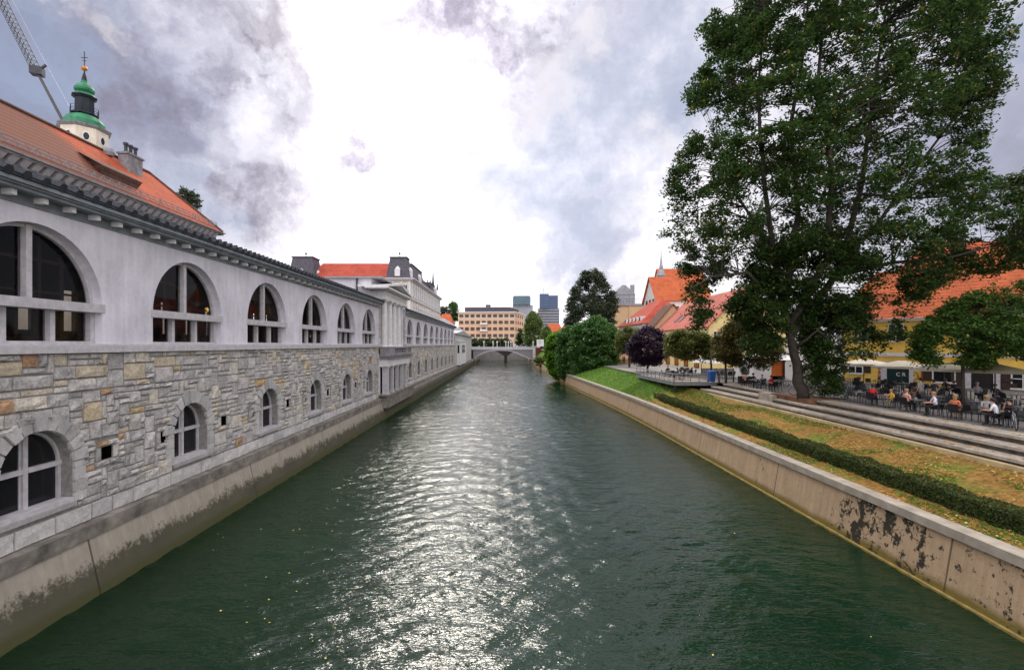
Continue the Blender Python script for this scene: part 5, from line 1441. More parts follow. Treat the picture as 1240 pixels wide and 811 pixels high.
# =================================================================== TREES
from mathutils import noise as mnoise
def inside(poly, x, y):
    c = False; n = len(poly); j = n-1
    for i in range(n):
        xi, yi = poly[i]; xj, yj = poly[j]
        if (yi > y) != (yj > y) and x < (xj-xi)*(y-yi)/(yj-yi)+xi: c = not c
        j = i
    return c
def edge_dist(poly, x, y):
    d = 1e9; n = len(poly)
    for i in range(n):
        ax, ay = poly[i]; bx_, by = poly[(i+1) % n]; dx, dy = bx_-ax, by-ay
        t_ = max(0, min(1, ((x-ax)*dx+(y-ay)*dy)/(dx*dx+dy*dy+1e-9)))
        d = min(d, math.hypot(x-ax-dx*t_, y-ay-dy*t_))
    return d
def tree(name, label, cat, polys, Y, base, mat, n_cl, per, leaf, cr, depth, trunk_r, stems=None, group=None, gap=0.0, gs=.45, droop=.3, flat=.12, bark=None, thin=()):
    """polys are crown outlines as seen; each becomes a volume with its own depth at the tree's real distance"""
    t = thing(name, label, cat, base, group=group)
    B0 = Vector(base)
    sc = Y/F
    W_ = [[((x-612)*sc, EYE+(417-y)*sc) for x, y in p] for p in polys]
    areas = []
    for p in W_:
        areas.append(abs(sum(p[i][0]*p[(i+1)%len(p)][1]-p[(i+1)%len(p)][0]*p[i][1] for i in range(len(p))))/2)
    cl = []; tot = sum(areas)
    for p, ar in zip(W_, areas):
        want = max(4, int(n_cl*ar/tot)); got = 0; tries = 0
        x0, x1 = min(q[0] for q in p), max(q[0] for q in p); z0, z1 = min(q[1] for q in p), max(q[1] for q in p)
        while got < want and tries < want*60:
            tries += 1
            x, z = random.uniform(x0, x1), random.uniform(z0, z1)
            if not inside(p, x, z): continue
            e = edge_dist(p, x, z)
            if e < cr*.25: continue
            hd = min(e*1.15+cr*.4, depth)
            yy = random.uniform(-1, 1); yy = math.copysign(abs(yy)**.7, yy)*hd
            nn = mnoise.noise(Vector((x*gs, yy*gs*.8, z*gs)))
            pix, piy = 612+x/sc, 417-(z-EYE)/sc
            g_ = gap
            for (tx, ty, tr, tg) in thin:
                if (pix-tx)**2+(piy-ty)**2 < tr*tr: g_ += tg
            if nn < g_-.45: continue
            cl.append((x, Y+yy, z)); got += 1
    cl = np.array(cl)
    n = len(cl)
    # branches
    mb = MB(); nodes = []
    if stems is None:
        cx, cz = cl[:,0].mean(), cl[:,2].mean(); top = cl[:,2].max()
        fork = B0.z + (cz-B0.z)*.55
        stems = [([B0, Vector((B0.x, Y, fork))], [trunk_r, trunk_r*.75])]
        for k in range(6):
            c = cl[random.randrange(n)]
            stems.append(([Vector((B0.x, Y, fork-.1)), Vector((B0.x+(c[0]-B0.x)*.35, Y+(c[1]-Y)*.4, fork+(c[2]-fork)*.55)), Vector(c)], [trunk_r*.6, trunk_r*.35, trunk_r*.1]))
    for pts, rad in stems:
        sp = []; sr = []
        for i in range(len(pts)-1):
            for k in range(4):
                f = k/4; sp.append(pts[i].lerp(pts[i+1], f)+Vector((random.uniform(-1,1),random.uniform(-1,1),0))*rad[i]*.25*(1 if (i or k) else 0)); sr.append(rad[i]+(rad[i+1]-rad[i])*f)
        sp.append(pts[-1]); sr.append(rad[-1])
        mb.tube([p-B0 for p in sp], sr, 9)
        nodes += [(p, r_) for p, r_ in zip(sp, sr)]
    for pi, (p, r_) in enumerate(nodes): pass
    NP = np.array([tuple(p) for p, _ in nodes]); NR = [r_ for _, r_ in nodes]
    for i in range(0, n):
        if random.random() > .34: continue
        c = cl[i]; dd = np.linalg.norm((NP-c)*np.array([1,1,1.0]) + np.array([0,0,-.0]), axis=1)+np.maximum(0, NP[:,2]-c[2])*.9
        k = int(dd.argmin()); p = Vector(NP[k]); q = Vector(c); L = (q-p).length
        if L > depth*2.2 or L < .2: continue
        r0 = min(NR[k]*.5, .009*L+trunk_r*.03); mid = p.lerp(q, .5)+Vector((0,0,L*.10))+Vector([random.uniform(-.08,.08)*L for _ in range(3)])
        mb.tube([p-B0, mid-B0, q-B0], [r0, r0*.6, r0*.2], 4, cap=False)
    mb.build('trunk', bark or M['bark'], t, smooth=True)
    # leaf clumps: leaves gather along short twigs
    d3 = rng.normal(size=(n, per, 3)); d3 /= np.linalg.norm(d3, axis=2)[:,:,None]
    rad = cr*rng.uniform(.5, 1.25, (n,1,1))*rng.uniform(.15, 1, (n,per,1))**.6
    off = d3*rad; off[:,:,2] *= .55; off[:,:,2] -= droop*(off[:,:,0]**2+off[:,:,1]**2)/cr
    P = (cl[:,None,:]+off).reshape(-1,3)-np.array(B0)
    cf = leaves_mesh('crown', P, leaf, mat, parent=t, flat=flat)
    return t

M['leaf_big'] = leaf_mat('linden_leaves', (.024,.052,.015), (.085,.155,.038), (.45,.30,.03), trans=.5)
M['leaf_bright'] = leaf_mat('bright_leaves', (.09,.22,.018), (.20,.38,.04), trans=.4)
M['leaf_mid'] = leaf_mat('mid_green_leaves', (.058,.14,.036), (.13,.26,.07), trans=.35)
M['leaf_terrace'] = leaf_mat('terrace_leaves', (.035,.085,.018), (.11,.20,.04), (.30,.26,.03), trans=.4)
M['leaf_grey'] = leaf_mat('grey_green_leaves', (.045,.065,.04), (.12,.15,.09), trans=.35)
M['leaf_olive'] = leaf_mat('olive_leaves', (.07,.095,.02), (.18,.21,.05), (.30,.20,.03), trans=.4)
M['leaf_autumn'] = leaf_mat('browning_leaves', (.07,.07,.02), (.18,.15,.045), (.35,.17,.03), trans=.35)
M['leaf_purple'] = leaf_mat('purple_leaves', (.022,.012,.03), (.07,.035,.075), trans=.25)
M['leaf_willow'] = leaf_mat('willow_leaves', (.11,.17,.04), (.22,.31,.09), trans=.4)

YT = 37.2
def sp(pts, dys):
    return [Vector(((x-612)*(YT+d)/F, YT+d, EYE+(417-y)*(YT+d)/F)) for (x, y), d in zip(pts, dys)]
base = (22.7, 37.2, ZT+.02)
stems = [
 ([Vector((22.75,37.2,ZT-.1)), *sp([(964,440),(955,402),(948,370)], (0,0,0))], [.47,.33,.28,.26]),
 (sp([(948,372),(936,300),(924,210),(918,110),(926,10)], (0,-.5,-1,-1,-1)), [.28,.20,.15,.10,.05]),
 (sp([(950,368),(966,260),(958,150),(974,60),(982,-50)], (0,1,2,2,2)), [.28,.20,.15,.10,.05]),
 (sp([(955,400),(1000,315),(1008,210),(990,100),(1004,-40)], (0,-1,-2,-2,-2)), [.30,.22,.17,.12,.06]),
 (sp([(958,405),(1015,330),(1042,230),(1058,120),(1070,30),(1090,-70)], (0,1,1.5,2,2,2)), [.32,.24,.18,.13,.09,.05]),
 (sp([(1003,335),(1060,275),(1120,190),(1185,105)], (0,2,3,3)), [.2,.15,.10,.05]),
 (sp([(948,375),(905,330),(862,335),(835,350)], (0,-1,-2,-2)), [.15,.12,.08,.04]),
 (sp([(936,300),(890,235),(868,172)], (-.5,1,1)), [.13,.09,.04]),
 (sp([(1010,335),(1080,318),(1150,312),(1230,290)], (0,-1,-2,-2)), [.17,.12,.08,.04]),
 (sp([(965,420),(990,400),(1015,420)], (0,-1,-1)), [.12,.07,.03]),
 (sp([(1042,235),(1110,240),(1190,235)], (1.5,0,0)), [.12,.08,.03]),
]
main = [(870,-90),(884,-12),(856,12),(846,38),(864,62),(830,108),(838,150),(824,188),(804,216),(814,240),(797,284),(818,300),(812,330),(828,368),(820,392),(842,402),(862,392),(858,350),(888,332),(930,348),(975,372),(1030,385),(1045,412),(1090,416),(1100,378),(1140,345),(1185,340),(1238,330),(1290,320),(1310,270),(1290,215),(1240,206),(1220,210),(1176,200),(1174,184),(1192,166),(1186,142),(1208,126),(1206,94),(1212,58),(1186,-10),(1170,-90),(1050,-150)]
p2 = [(880,368),(898,338),(950,340),(948,396),(940,422),(914,432),(890,406)]
p3 = [(962,360),(1030,370),(1042,410),(1036,448),(1018,478),(990,482),(976,462),(966,420)]
p6 = [(970,366),(1030,376),(1034,440),(1006,472),(980,462)]
p5 = [(900,296),(1000,270),(1062,320),(1034,400),(966,396),(905,350)]
p4 = [(1040,396),(1070,392),(1066,425),(1050,440)]
tree('linden_tree', 'huge dark green linden with many upright stems rising from the terrace steps', 'tree', [main, p2, p2, p3, p4, p5, p6], YT, base, M['leaf_big'], 4500, 66, .25, .85, 6.0, .5, stems, gap=.37, gs=.42,
     thin=[(1040,60,42,.32),(1010,40,30,.3),(985,130,26,.3),(945,110,20,.25),(1090,250,22,.25),(900,215,18,.25),(1125,190,30,.25),(1000,190,20,.25),(1130,300,20,.3),(1070,375,22,.35),(1145,348,22,.3),(1160,210,25,.3),(880,275,15,.25),(1005,350,12,.3),(1030,335,14,.3)])

def q_tree(name, label, cat, poly, Y, bx_, bz, mat, n_cl, per, leaf, cr, depth, tr=.25, **kw):
    return tree(name, label, cat, [poly], Y, (bx_ if bx_ is not None else (sum(p[0] for p in poly)/len(poly)-612)/F*Y, Y, bz), mat, n_cl, per, leaf, cr, depth, tr, **kw)
q_tree('broad_tree','tall dark grey-green tree standing above the bushes on the right bank','tree',[(684,398),(686,368),(692,350),(700,340),(704,330),(717,324),(730,330),(735,342),(746,352),(749,374),(742,396),(715,402)],135,None,4.8,M['leaf_grey'],700,56,.5,1.3,7,.5,gap=.12,gs=.25)
q_tree('round_bush','large round mid-green bush on the right bank beside the purple tree','bush',[(692,400),(702,387),(722,381),(740,387),(750,402),(750,430),(746,448),(725,457),(705,456),(694,458),(690,430)],98,17.5,3.6,M['leaf_mid'],700,70,.40,1.0,4.5,.2)
q_tree('dark_bush','dark green bush between the bright bush and the large round bush','bush',[(674,404),(690,392),(704,404),(704,448),(688,463),(676,452)],104,14.6,3.0,M['leaf_mid'],480,70,.42,.95,3.5,.2)
q_tree('bright_bush','bright yellow-green bush overhanging the far end of the right quay','bush',[(662,412),(668,402),(684,396),(692,404),(688,430),(684,452),(676,461),(666,452),(660,432)],112,12.6,2.4,M['leaf_bright'],520,70,.42,.9,3.4,.18)
q_tree('willow_tree','tall pale green willow by the bridge end, in front of the orange hotel','tree',[(634,412),(636,384),(644,374),(652,378),(657,392),(657,418),(640,420)],222,12.9,6.4,M['leaf_willow'],420,50,.6,1.4,4,.3,gap=.05,droop=.8)
q_tree('willow_tree','shorter pale green willow right of the tall one','tree',[(655,402),(662,392),(669,402),(668,424),(655,424)],208,18,6.2,M['leaf_willow'],260,50,.6,1.3,4,.25,gap=.05,droop=.8)
q_tree('cypress_tree','dark green tree at the foot of the hotel corner, left of the tall willow','tree',[(624,419),(625,404),(630,396),(635,404),(636,419)],245,None,6.4,M['leaf_dark'],110,36,.6,1.2,3,.3,gap=.05)
q_tree('bright_bush','small yellowish bush on the bank below the dark red kiosk','bush',[(645,437),(650,431),(660,430),(664,440),(660,450),(650,443)],165,None,3.2,M['leaf_olive'],90,36,.45,.9,2,.15)
q_tree('park_tree','yellow-green tree behind the purple tree','tree',[(746,428),(748,404),(760,394),(774,398),(776,420),(768,430)],88,None,4.3,M['leaf_olive'],170,44,.32,.9,3,.2,gap=.2)
q_tree('purple_tree','dark purple-leaved round tree beside the viewing deck','tree',[(762,438),(759,418),(768,402),(784,393),(800,399),(808,414),(807,434),(796,442),(774,443)],72,None,4.3,M['leaf_purple'],330,60,.26,.8,3,.16,gap=.1)
q_tree('plane_tree','small olive-green tree in front of the pale yellow house','tree',[(808,430),(806,408),(818,398),(840,400),(860,402),(868,420),(856,438),(830,436)],64,27.0,4.3,M['leaf_olive'],330,60,.28,.8,2.8,.15,gap=.15)
q_tree('small_tree','small browning tree on the square left of the big linden','tree',[(860,432),(868,404),(888,384),(915,378),(930,394),(944,412),(944,434),(926,446),(900,446),(880,440)],51.5,23.3,4.3,M['leaf_autumn'],460,60,.24,.75,2.8,.13,gap=.1)
q_tree('terrace_tree','bright green tree with a slim dark trunk on the café terrace at the right','tree',[(1112,440),(1108,402),(1132,378),(1160,358),(1200,342),(1250,336),(1300,340),(1310,400),(1280,440),(1240,436),(1200,446),(1150,446)],33,31.0,4.3,M['leaf_terrace'],850,62,.20,.60,3.0,.13,gap=.34)
for k, (x, lab) in enumerate(((574,'leftmost small dark tree in the row before the hotel'),(584,'second small dark tree before the hotel'),(594,'third small dark tree before the hotel'),(604,'fourth small dark tree before the hotel'),(614,'rightmost small dark tree before the hotel'))):
    q_tree('street_tree',lab,'tree',[(x-6,420),(x-6,411),(x,408),(x+5,410),(x+6,420)],262,None,6.4,M['leaf_dark'],60,34,.6,1.2,2.5,.2,group='row of small trees before the hotel')
q_tree('hill_tree','left green tree on the skyline between the palace and the hotel','tree',[(530,392),(532,372),(540,368),(546,376),(546,392)],300,None,6.4,M['leaf_grey'],110,40,1.0,2.4,7,.6,gap=.25)
q_tree('hill_tree','taller green tree on the skyline just left of the hotel roof','tree',[(543,388),(544,368),(550,363),(555,372),(556,388)],310,None,6.4,M['leaf_mid'],110,40,1.0,2.4,6,.6,gap=.25)
q_tree('poplar_tree','dark tree top showing above the hip of the orange roof','tree',[(212,262),(214,236),(226,222),(236,226),(242,244),(248,275)],72,-47,7.9,M['leaf_grey'],110,40,.3,.7,3,.35,gap=.4)

# clipped hedge
def hedge():
    t = thing('hedge', 'long low clipped dark green hedge on the grass bank above the right quay', 'hedge', (16.85, 20, 2.2))
    a = MB(); a.box(-.32,.32,-31,33,0,.62); a.build('branches', M['bark'], t)
    n = 52000; u_ = rng.uniform(0,1,n); face = rng.integers(0,5,n)
    y = 8+rng.uniform(0,1,n)**1.25*46; P = np.empty((n,3)); 
    w, h = .42, .75
    P[:,1] = y
    top = face < 2; s1 = (face == 2) | (face == 3)
    P[:,0] = np.where(top, rng.uniform(-w,w,n), np.where(s1, -w, w)+rng.normal(0,.02,n)); P[:,2] = np.where(top, h+rng.normal(0,.02,n), rng.uniform(.02,h,n))
    wob = .05*np.sin(y*1.7)+.04*np.sin(y*4.1+1)
    P[:,0] += wob*.7; P[:,2] += wob*np.where(top,1,0)
    P[:,0] += 16.85; P[:,2] += 2.2
    P -= np.array([16.85,20,2.2])
    leaves_mesh('foliage', P, .10, [leaf_mat('hedge_leaves', (.03,.055,.012), (.085,.125,.03), trans=.3), M['leaf_autumn']], parent=t, mat_idx=(rng.uniform(0,1,n) < np.where(top,.35,.06)).astype(int))
hedge()
# =================================================================== PEOPLE
SKIN = [plain('skin_light', (.50,.27,.19), .6, .08, 4), plain('skin_tan', (.36,.17,.10), .6, .08, 4)]
def cloth(name, c): return plain(name, c, .9, .15, 6)
CL = {k: cloth(k+'_cloth', c) for k, c in dict(red=(.50,.02,.02), yellow=(.60,.36,.03), salmon=(.62,.32,.27), white=(.62,.62,.68), grey=(.30,.31,.33), black=(.018,.018,.02),
      navy=(.02,.025,.05), denim=(.06,.09,.16), orange=(.55,.17,.08), pink=(.55,.12,.16), brown=(.08,.05,.035), khaki=(.20,.17,.12), plaid=(.32,.10,.10)).items()}
HAIR = {'dark': plain('dark_hair', (.018,.012,.009), .5, .2, 9), 'fair': plain('fair_hair', (.28,.17,.07), .5, .2, 9), 'grey': plain('grey_hair', (.30,.29,.28), .5, .2, 9)}

def person(label, loc, rz, pose='sit', top='white', legs='black', skin=0, hair='dark', s=1.0, lean=0.0, arms='table', long_hair=False, dress=False, group=None):
    t = thing('person', label, 'person', loc, rz, group)
    t.scale = (s, s, s)
    sit = pose == 'sit'
    hz = .56 if sit else .94
    L = lean
    def P(x, y, z): return Vector((x, y, z))
    sh = hz+.50
    j = {'pel': P(0,0,hz), 'sp': P(0,.02+L*.3,hz+.18), 'ch': P(0,L*.7,hz+.38), 'nk': P(0,L+.01,hz+.55), 'h0': P(0,L+.03,hz+.63), 'h1': P(0,L+.03,hz+.71), 'h2': P(0,L+.02,hz+.78)}
    r = {'pel': .135,'sp': .115,'ch': .135,'nk': .055,'h0': .072,'h1': .088,'h2': .07}
    e = [('pel','sp','T'),('sp','ch','T'),('ch','nk','T'),('nk','h0','S'),('h0','h1','S'),('h1','h2','S')]
    j['no'] = P(0,L+.125,hz+.685); r['no'] = .016; e.append(('h1','no','S'))
    for k, sx in (('l',-1),('r',1)):
        j['s'+k] = P(sx*.17, L*.9, sh-.03); r['s'+k] = .062
        if arms == 'table': el, wr = P(sx*.24, L*.7+.10, sh-.28), P(sx*.12, L+.36, sh-.30)
        elif arms == 'face': el, wr = (P(sx*.22, L+.16, sh-.26), P(sx*.08, L+.17, sh+.02)) if sx > 0 else (P(sx*.24, L*.7+.08, sh-.28), P(sx*.10, L+.32, sh-.30))
        elif arms == 'lap': el, wr = P(sx*.23, L*.5+.02, sh-.29), P(sx*.09, L*.4+.25, sh-.36)
        else: el, wr = P(sx*.24, L-.03, sh-.30), P(sx*.22, L+.09, sh-.54)
        j['e'+k] = el; r['e'+k] = .042; j['w'+k] = wr; r['w'+k] = .028
        hd = (wr-el).normalized(); j['m'+k] = wr+hd*.075; r['m'+k] = .034
        e += [('ch','s'+k,'T'),('s'+k,'e'+k,'T'),('e'+k,'w'+k,'S'),('w'+k,'m'+k,'S')]
        if sit:
            j['p'+k] = P(sx*.10,.05,hz-.02); kn = P(sx*.12,.44,hz-.02); an = P(sx*.13,.42,.10); toe = P(sx*.14,.58,.045)
        else:
            j['p'+k] = P(sx*.09,0,hz-.06); kn = P(sx*.10,.04+.06*sx,.50); an = P(sx*.11,-.02+.08*sx,.10); toe = P(sx*.13,.13+.08*sx,.045)
        r['p'+k] = .092; j['k'+k] = kn; r['k'+k] = .062; j['a'+k] = an; r['a'+k] = .042; j['t'+k] = toe; r['t'+k] = .036
        e += [('pel','p'+k,'L'),('p'+k,'k'+k,'L' if not dress else 'D'),('k'+k,'a'+k,'L' if not dress else 'S'),('a'+k,'t'+k,'B')]
    names = list(j); me = bpy.data.meshes.new('body')
    me.from_pydata([tuple(j[n_]) for n_ in names], [(names.index(a_), names.index(b_)) for a_, b_, _ in e], [])
    o = bpy.data.objects.new('body', me); COL.objects.link(o)
    md = o.modifiers.new('skin', 'SKIN'); md.use_smooth_shade = True
    for i, n_ in enumerate(names): me.skin_vertices[0].data[i].radius = (r[n_], r[n_]*(.78 if n_ in ('pel','sp','ch') else 1))
    me.skin_vertices[0].data[0].use_root = True
    s2 = o.modifiers.new('sub', 'SUBSURF'); s2.levels = 1; s2.render_levels = 1
    dg = bpy.context.evaluated_depsgraph_get()
    m2 = bpy.data.meshes.new_from_object(o.evaluated_get(dg)); bpy.data.objects.remove(o)
    bm = bmesh.new(); bm.from_mesh(m2)
    # fingers rooted in each palm
    mats = [SKIN[skin], CL[top], CL[legs], M['rubber']]
    kinds = {'S': 0, 'T': 1, 'L': 2, 'B': 3, 'D': 1}
    segs = [(j[a_], j[b_], kinds[k_]) for a_, b_, k_ in e]
    for f in bm.faces:
        c = f.calc_center_median(); best = (9, 0)
        for a_, b_, k_ in segs:
            d = b_-a_; u_ = max(0, min(1, (c-a_).dot(d)/d.length_squared)); dist = (a_+d*u_-c).length
            if dist < best[0]: best = (dist, k_)
        f.material_index = best[1]; f.smooth = True
    for k in ('l','r'):
        wr, mp = j['w'+k], j['m'+k]; hd = (mp-wr).normalized(); side = hd.cross(Vector((0,0,1)))
        side = side.normalized() if side.length > .1 else Vector((1,0,0)); dn = hd.cross(side).normalized()
        for q, (of, ln) in enumerate(((-.030,.055),(-.011,.068),(.010,.064),(.030,.05),(.048,.045))):
            b0_ = mp+side*of*(1 if q < 4 else 1)-hd*(.0 if q < 4 else .05); d0 = hd if q < 4 else (hd*.6+side*.8).normalized()
            fm = MB(); fm.tube([b0_-d0*.01, b0_+d0*ln*.5, b0_+d0*ln*.85+Vector((0,0,-.018))], [.0095,.0085,.006], 5)
            vs_ = [bm.verts.new(v) for v in fm.v]
            for ff in fm.f:
                nf = bm.faces.new([vs_[i] for i in ff]); nf.material_index = 0
    m3 = bpy.data.meshes.new('body'); bm.to_mesh(m3); bm.free(); bpy.data.meshes.remove(m2)
    for mt in mats: m3.materials.append(mt)
    o = bpy.data.objects.new('body', m3); COL.objects.link(o); o.parent = t
    h = MB(); n_ = 10
    c = j['h1']+Vector((0,-.012,.028))
    h.lathe([(.10,-.03),(.113,.02),(.10,.07),(.065,.10),(.02,.115)], tuple(c), 12, sy=1.08)
    h.lathe([(.05,-.10),(.085,-.06),(.09,0)], tuple(c+Vector((0,-.035,0))), 10)
    if long_hair: h.lathe([(.05,-.30),(.09,-.22),(.095,-.08),(.08,0)], tuple(c+Vector((0,-.055,0))), 10, sy=.6)
    h.build('hair', HAIR[hair], t, smooth=True)
    return t

# =================================================================== CAFÉ FURNITURE
def make_chair():
    t = thing('cafe_chair', 'x', 'chair')
    a = MB(); a.box(-.23,.23,-.22,.23,.42,.46); a.build('seat', M['black'], t)
    a = MB(); a.hull8([(-.23,-.24,.50),(.23,-.24,.50),(.23,-.20,.50),(-.23,-.20,.50),(-.22,-.32,.88),(.22,-.32,.88),(.22,-.29,.88),(-.22,-.29,.88)]); a.build('backrest', M['black'], t)
    for sx in (-1,1):
        for sy in (-1,1):
            a = MB(); a.bar((sx*.21,sy*.20,.42),(sx*.23,sy*.23,0),.03); a.build('leg', M['dark_steel'], t)
        a = MB(); a.bar((sx*.24,-.27,.66),(sx*.24,.2,.66),.035); a.bar((sx*.24,.19,.66),(sx*.22,.2,.44),.025); a.build('armrest', M['black'], t)
    return t
def make_table():
    t = thing('cafe_table', 'x', 'table')
    a = MB(); a.box(-.38,.38,-.38,.38,.72,.75); a.build('top', M['table_grey'], t)
    a = MB(); a.lathe([(.035,.04),(.03,.72)], n=8); a.build('pole', M['dark_steel'], t)
    a = MB(); a.bar((-.28,-.28,.02),(.28,.28,.02),.05,.03); a.bar((-.28,.28,.02),(.28,-.28,.02),.05,.03); a.build('base', M['dark_steel'], t)
    a = MB(); a.lathe([(.03,0),(.035,.1),(.03,.12)], (.1,.08,.75), 8); a.build('glass', M['sheet'], t); a = MB(); a.lathe([(.03,0),(.03,.13)], (-.12,-.05,.75), 8); a.build('glass', M['sheet'], t)
    return t
ck, tk = kit_of(make_chair()), kit_of(make_table())
used = [False, False]
def place(kit, flag, loc, rz, label, group):
    if not used[flag]: o = kit[0]; used[flag] = True
    else:
        o = kit[0].copy(); COL.objects.link(o)
        for kk in kit[1]: copy_fast(kk, o)
    o.location = loc; o.rotation_euler = (0,0,rz); o['label'] = label; o['group'] = group
    return o
ordn = ['first','second','third','fourth','fifth','sixth','seventh','eighth','ninth','tenth','eleventh']
rows = [(25.0,'front row', 22.6, 36.5, 2.35), (28.0,'second row', 26.2, 46, 2.7), (31.2,'third row', 29.8, 47, 3.0), (34.4,'back row', 32.6, 50, 3.2)]
sides = [('river side', -1, 0), ('house side', 1, 0), ('near side', 0, -1), ('far side', 0, 1)]
people_seats = {}
for ri, (X0, rn, ya, yb, st_) in enumerate(rows):
    k = 0; y = ya
    while y < yb:
        lim = A0.y+(X0-A0.x)/DV.x*DV.y-2.2 if X0 > 33 else 60
        if y > lim: break
        if X0 == 31.2 and abs(y-33) < 1.0: y += st_; continue
        nm = ordn[min(k,10)]
        tx, ty = X0+random.uniform(-.25,.25)*(ri > 0), y
        place(tk, 1, (tx, ty, ZT+.006), random.uniform(-.1,.1), f'grey square café table, {nm} from the right in the {rn} from the steps', 'café tables')
        for (sn, dx, dy) in (sides if ri else sides[2:]):
            if ri and random.random() < .12: continue
            rz = math.atan2(dx, -dy)    # face the table
            rz = {(-1,0): -math.pi/2, (1,0): math.pi/2, (0,-1): 0.0, (0,1): math.pi}[(dx,dy)]
            place(ck, 0, (tx+dx*.72, ty+dy*.74, ZT+.006), rz+random.uniform(-.25,.25), f'black chair on {sn} of {nm} table from the right, {rn} from the steps', 'black café chairs')
        k += 1; y += st_
# left group by the blue bin and left of the linden
for k, (tx, ty, lab) in enumerate(((23.4,45.9,'the couple in pink and black left of the linden'), (23.3,43.0,'the men in grey and red left of the linden'))):
    place(tk, 1, (tx, ty, ZT+.03), .1, 'café table between '+lab, 'café tables')
    for sn, dy in (('near',-1),('far',1)):
        place(ck, 0, (tx, ty+dy*.72, ZT+.03), 0 if dy < 0 else math.pi, f'{sn} black chair, table of '+lab, 'black café chairs')
    place(ck, 0, (tx+.75, ty, ZT+.03), math.pi/2, 'empty house-side black chair, table of '+lab, 'black café chairs')
for k, (tx, ty, lab) in enumerate(((20.4,57.0,'nearest café table on the viewing deck'), (20.6,61.0,'middle café table on the viewing deck'), (23.6,63,'café table on the square right of the deck'), (26.5,58.5,'café table on the square before the pale yellow house'), (25.0,68,'far café table beyond the deck'))):
    place(tk, 1, (tx, ty, ZT+.02), 0, lab, 'café tables')
    for sn, dx, dy, rz in (('river side',-.75,0,-math.pi/2),('house side',.75,0,math.pi/2),('near side',0,-.75,0),('far side',0,.75,math.pi)):
        place(ck, 0, (tx+dx, ty+dy, ZT+.02), rz, f'black chair, {sn} of {lab}', 'black café chairs')

def at(xp, X):                              # distance at which a thing X metres to the right shows in column xp
    return (X, X*F/(xp-612), ZT+.012)
PI = math.pi
person('man in a red shirt sitting bent over a table beside the steps', at(1056,24.6), -.9, top='red', legs='navy', hair='dark', lean=.14, skin=1)
place(ck, 0, (24.55,at(1056,24.6)[1]-.02,ZT+.006), -.9, 'black chair under the man in the red shirt', 'black café chairs')
person('child in a yellow shirt sitting facing the river beside the steps', at(1080,25.0), 1.9, top='yellow', legs='khaki', hair='fair', s=.86, lean=.06)
place(ck, 0, (*at(1080,25.0)[:2],ZT+.006), 1.9, 'black chair under the child in the yellow shirt', 'black café chairs')
person('person in a salmon shirt and dark trousers sitting side-on beside the steps', at(1098,24.5), -1.35, top='salmon', legs='black', hair='fair', lean=-.03, arms='lap')
place(ck, 0, (*at(1098,24.5)[:2],ZT+.006), -1.35, 'black chair under the person in the salmon shirt', 'black café chairs')
person('person in a pale blue-white shirt seated with back turned, opposite the salmon shirt', at(1134,24.6), 1.2, top='white', legs='black', hair='fair', lean=.12)
place(ck, 0, (*at(1134,24.6)[:2],ZT+.006), 1.2, 'black chair under the person with the pale shirt', 'black café chairs')
person('woman in a white and orange sleeveless dress sitting with a pink bag on her lap', at(1156,24.4), -1.0, top='orange', legs='orange', hair='fair', lean=.05, arms='lap', dress=True, long_hair=True)
place(ck, 0, (*at(1156,24.4)[:2],ZT+.006), -1.0, 'black chair under the woman with the pink bag', 'black café chairs')
a = MB(); a.lathe([(.05,0),(.15,.05),(.16,.14),(.06,.2)], n=10); b_ = a.build('handbag', CL['pink'], loc=(at(1156,24.4)[0]+.24, at(1156,24.4)[1]+.12, ZT+.66)); tag(b_, 'pink bag on the lap of the woman in the dress', 'bag')
person('man in a grey shirt facing the camera behind the man in white at the right', at(1193,25.6), 2.9, top='grey', legs='black', hair='fair', lean=.05, skin=1)
person('man in a white shirt seated with his back to us at the right', at(1209,24.6), .5, top='white', legs='black', hair='dark', lean=.18)
place(ck, 0, (*at(1209,24.6)[:2],ZT+.006), .5, 'black chair under the man in white at the right end', 'black café chairs')
person('person in dark clothes raising a hand to the face at the right edge', at(1225,25.2), 1.3, top='black', legs='black', hair='dark', arms='face', lean=.06)
person('standing man in a light grey shirt seen from behind between the tables', at(1115,28.9), .3, pose='stand', top='grey', legs='khaki', hair='dark', arms='down')
person('standing person in black next to the man in the light grey shirt', at(1131,29.0), -.2, pose='stand', top='black', legs='brown', hair='dark', arms='down', s=.97)
person('standing person in a plaid shirt in front of the dark green gate', at(1065,38.0), 1.2, pose='stand', top='plaid', legs='brown', hair='dark', arms='down')
person('brown-clad woman seated behind the salmon shirt', at(1107,26.2), .2, top='brown', legs='brown', hair='dark', long_hair=True, lean=.06)
person('person in black seated under the window of the yellow house', at(1145,34.6), 2.6, top='black', legs='black', hair='dark')
person('second person in dark grey seated right of the one under the window', at(1155,34.2), 2.9, top='navy', legs='black', hair='dark', s=.95)
person('grey-haired person in pale grey seated before the dark arched doorway', at(1183,33.8), 2.8, top='grey', legs='black', hair='grey')
person('person in black seated right of the arched doorway', at(1205,33.6), 2.5, top='black', legs='black', hair='dark')
person('person in pink seated near the bicycles right of the linden trunk', at(1004,25.0), 1.6, top='salmon', legs='black', hair='fair')
person('person in pink seated at the far table left of the linden', at(903,23.35), 0.1, top='salmon', legs='black', hair='dark')
person('person in black seated opposite the one in pink', at(912,23.4), 3.0, top='black', legs='black', hair='dark')
person('person in grey seated with back to the square left of the red shirt', at(923,23.3), .1, top='grey', legs='denim', hair='grey')
person('man in a bright red shirt seated just left of the linden trunk', at(934,23.3), 3.0, top='red', legs='black', hair='dark')
person('person in black seated on the viewing deck', (20.6,61.8,ZT+.02), PI, top='black', legs='black', hair='dark')
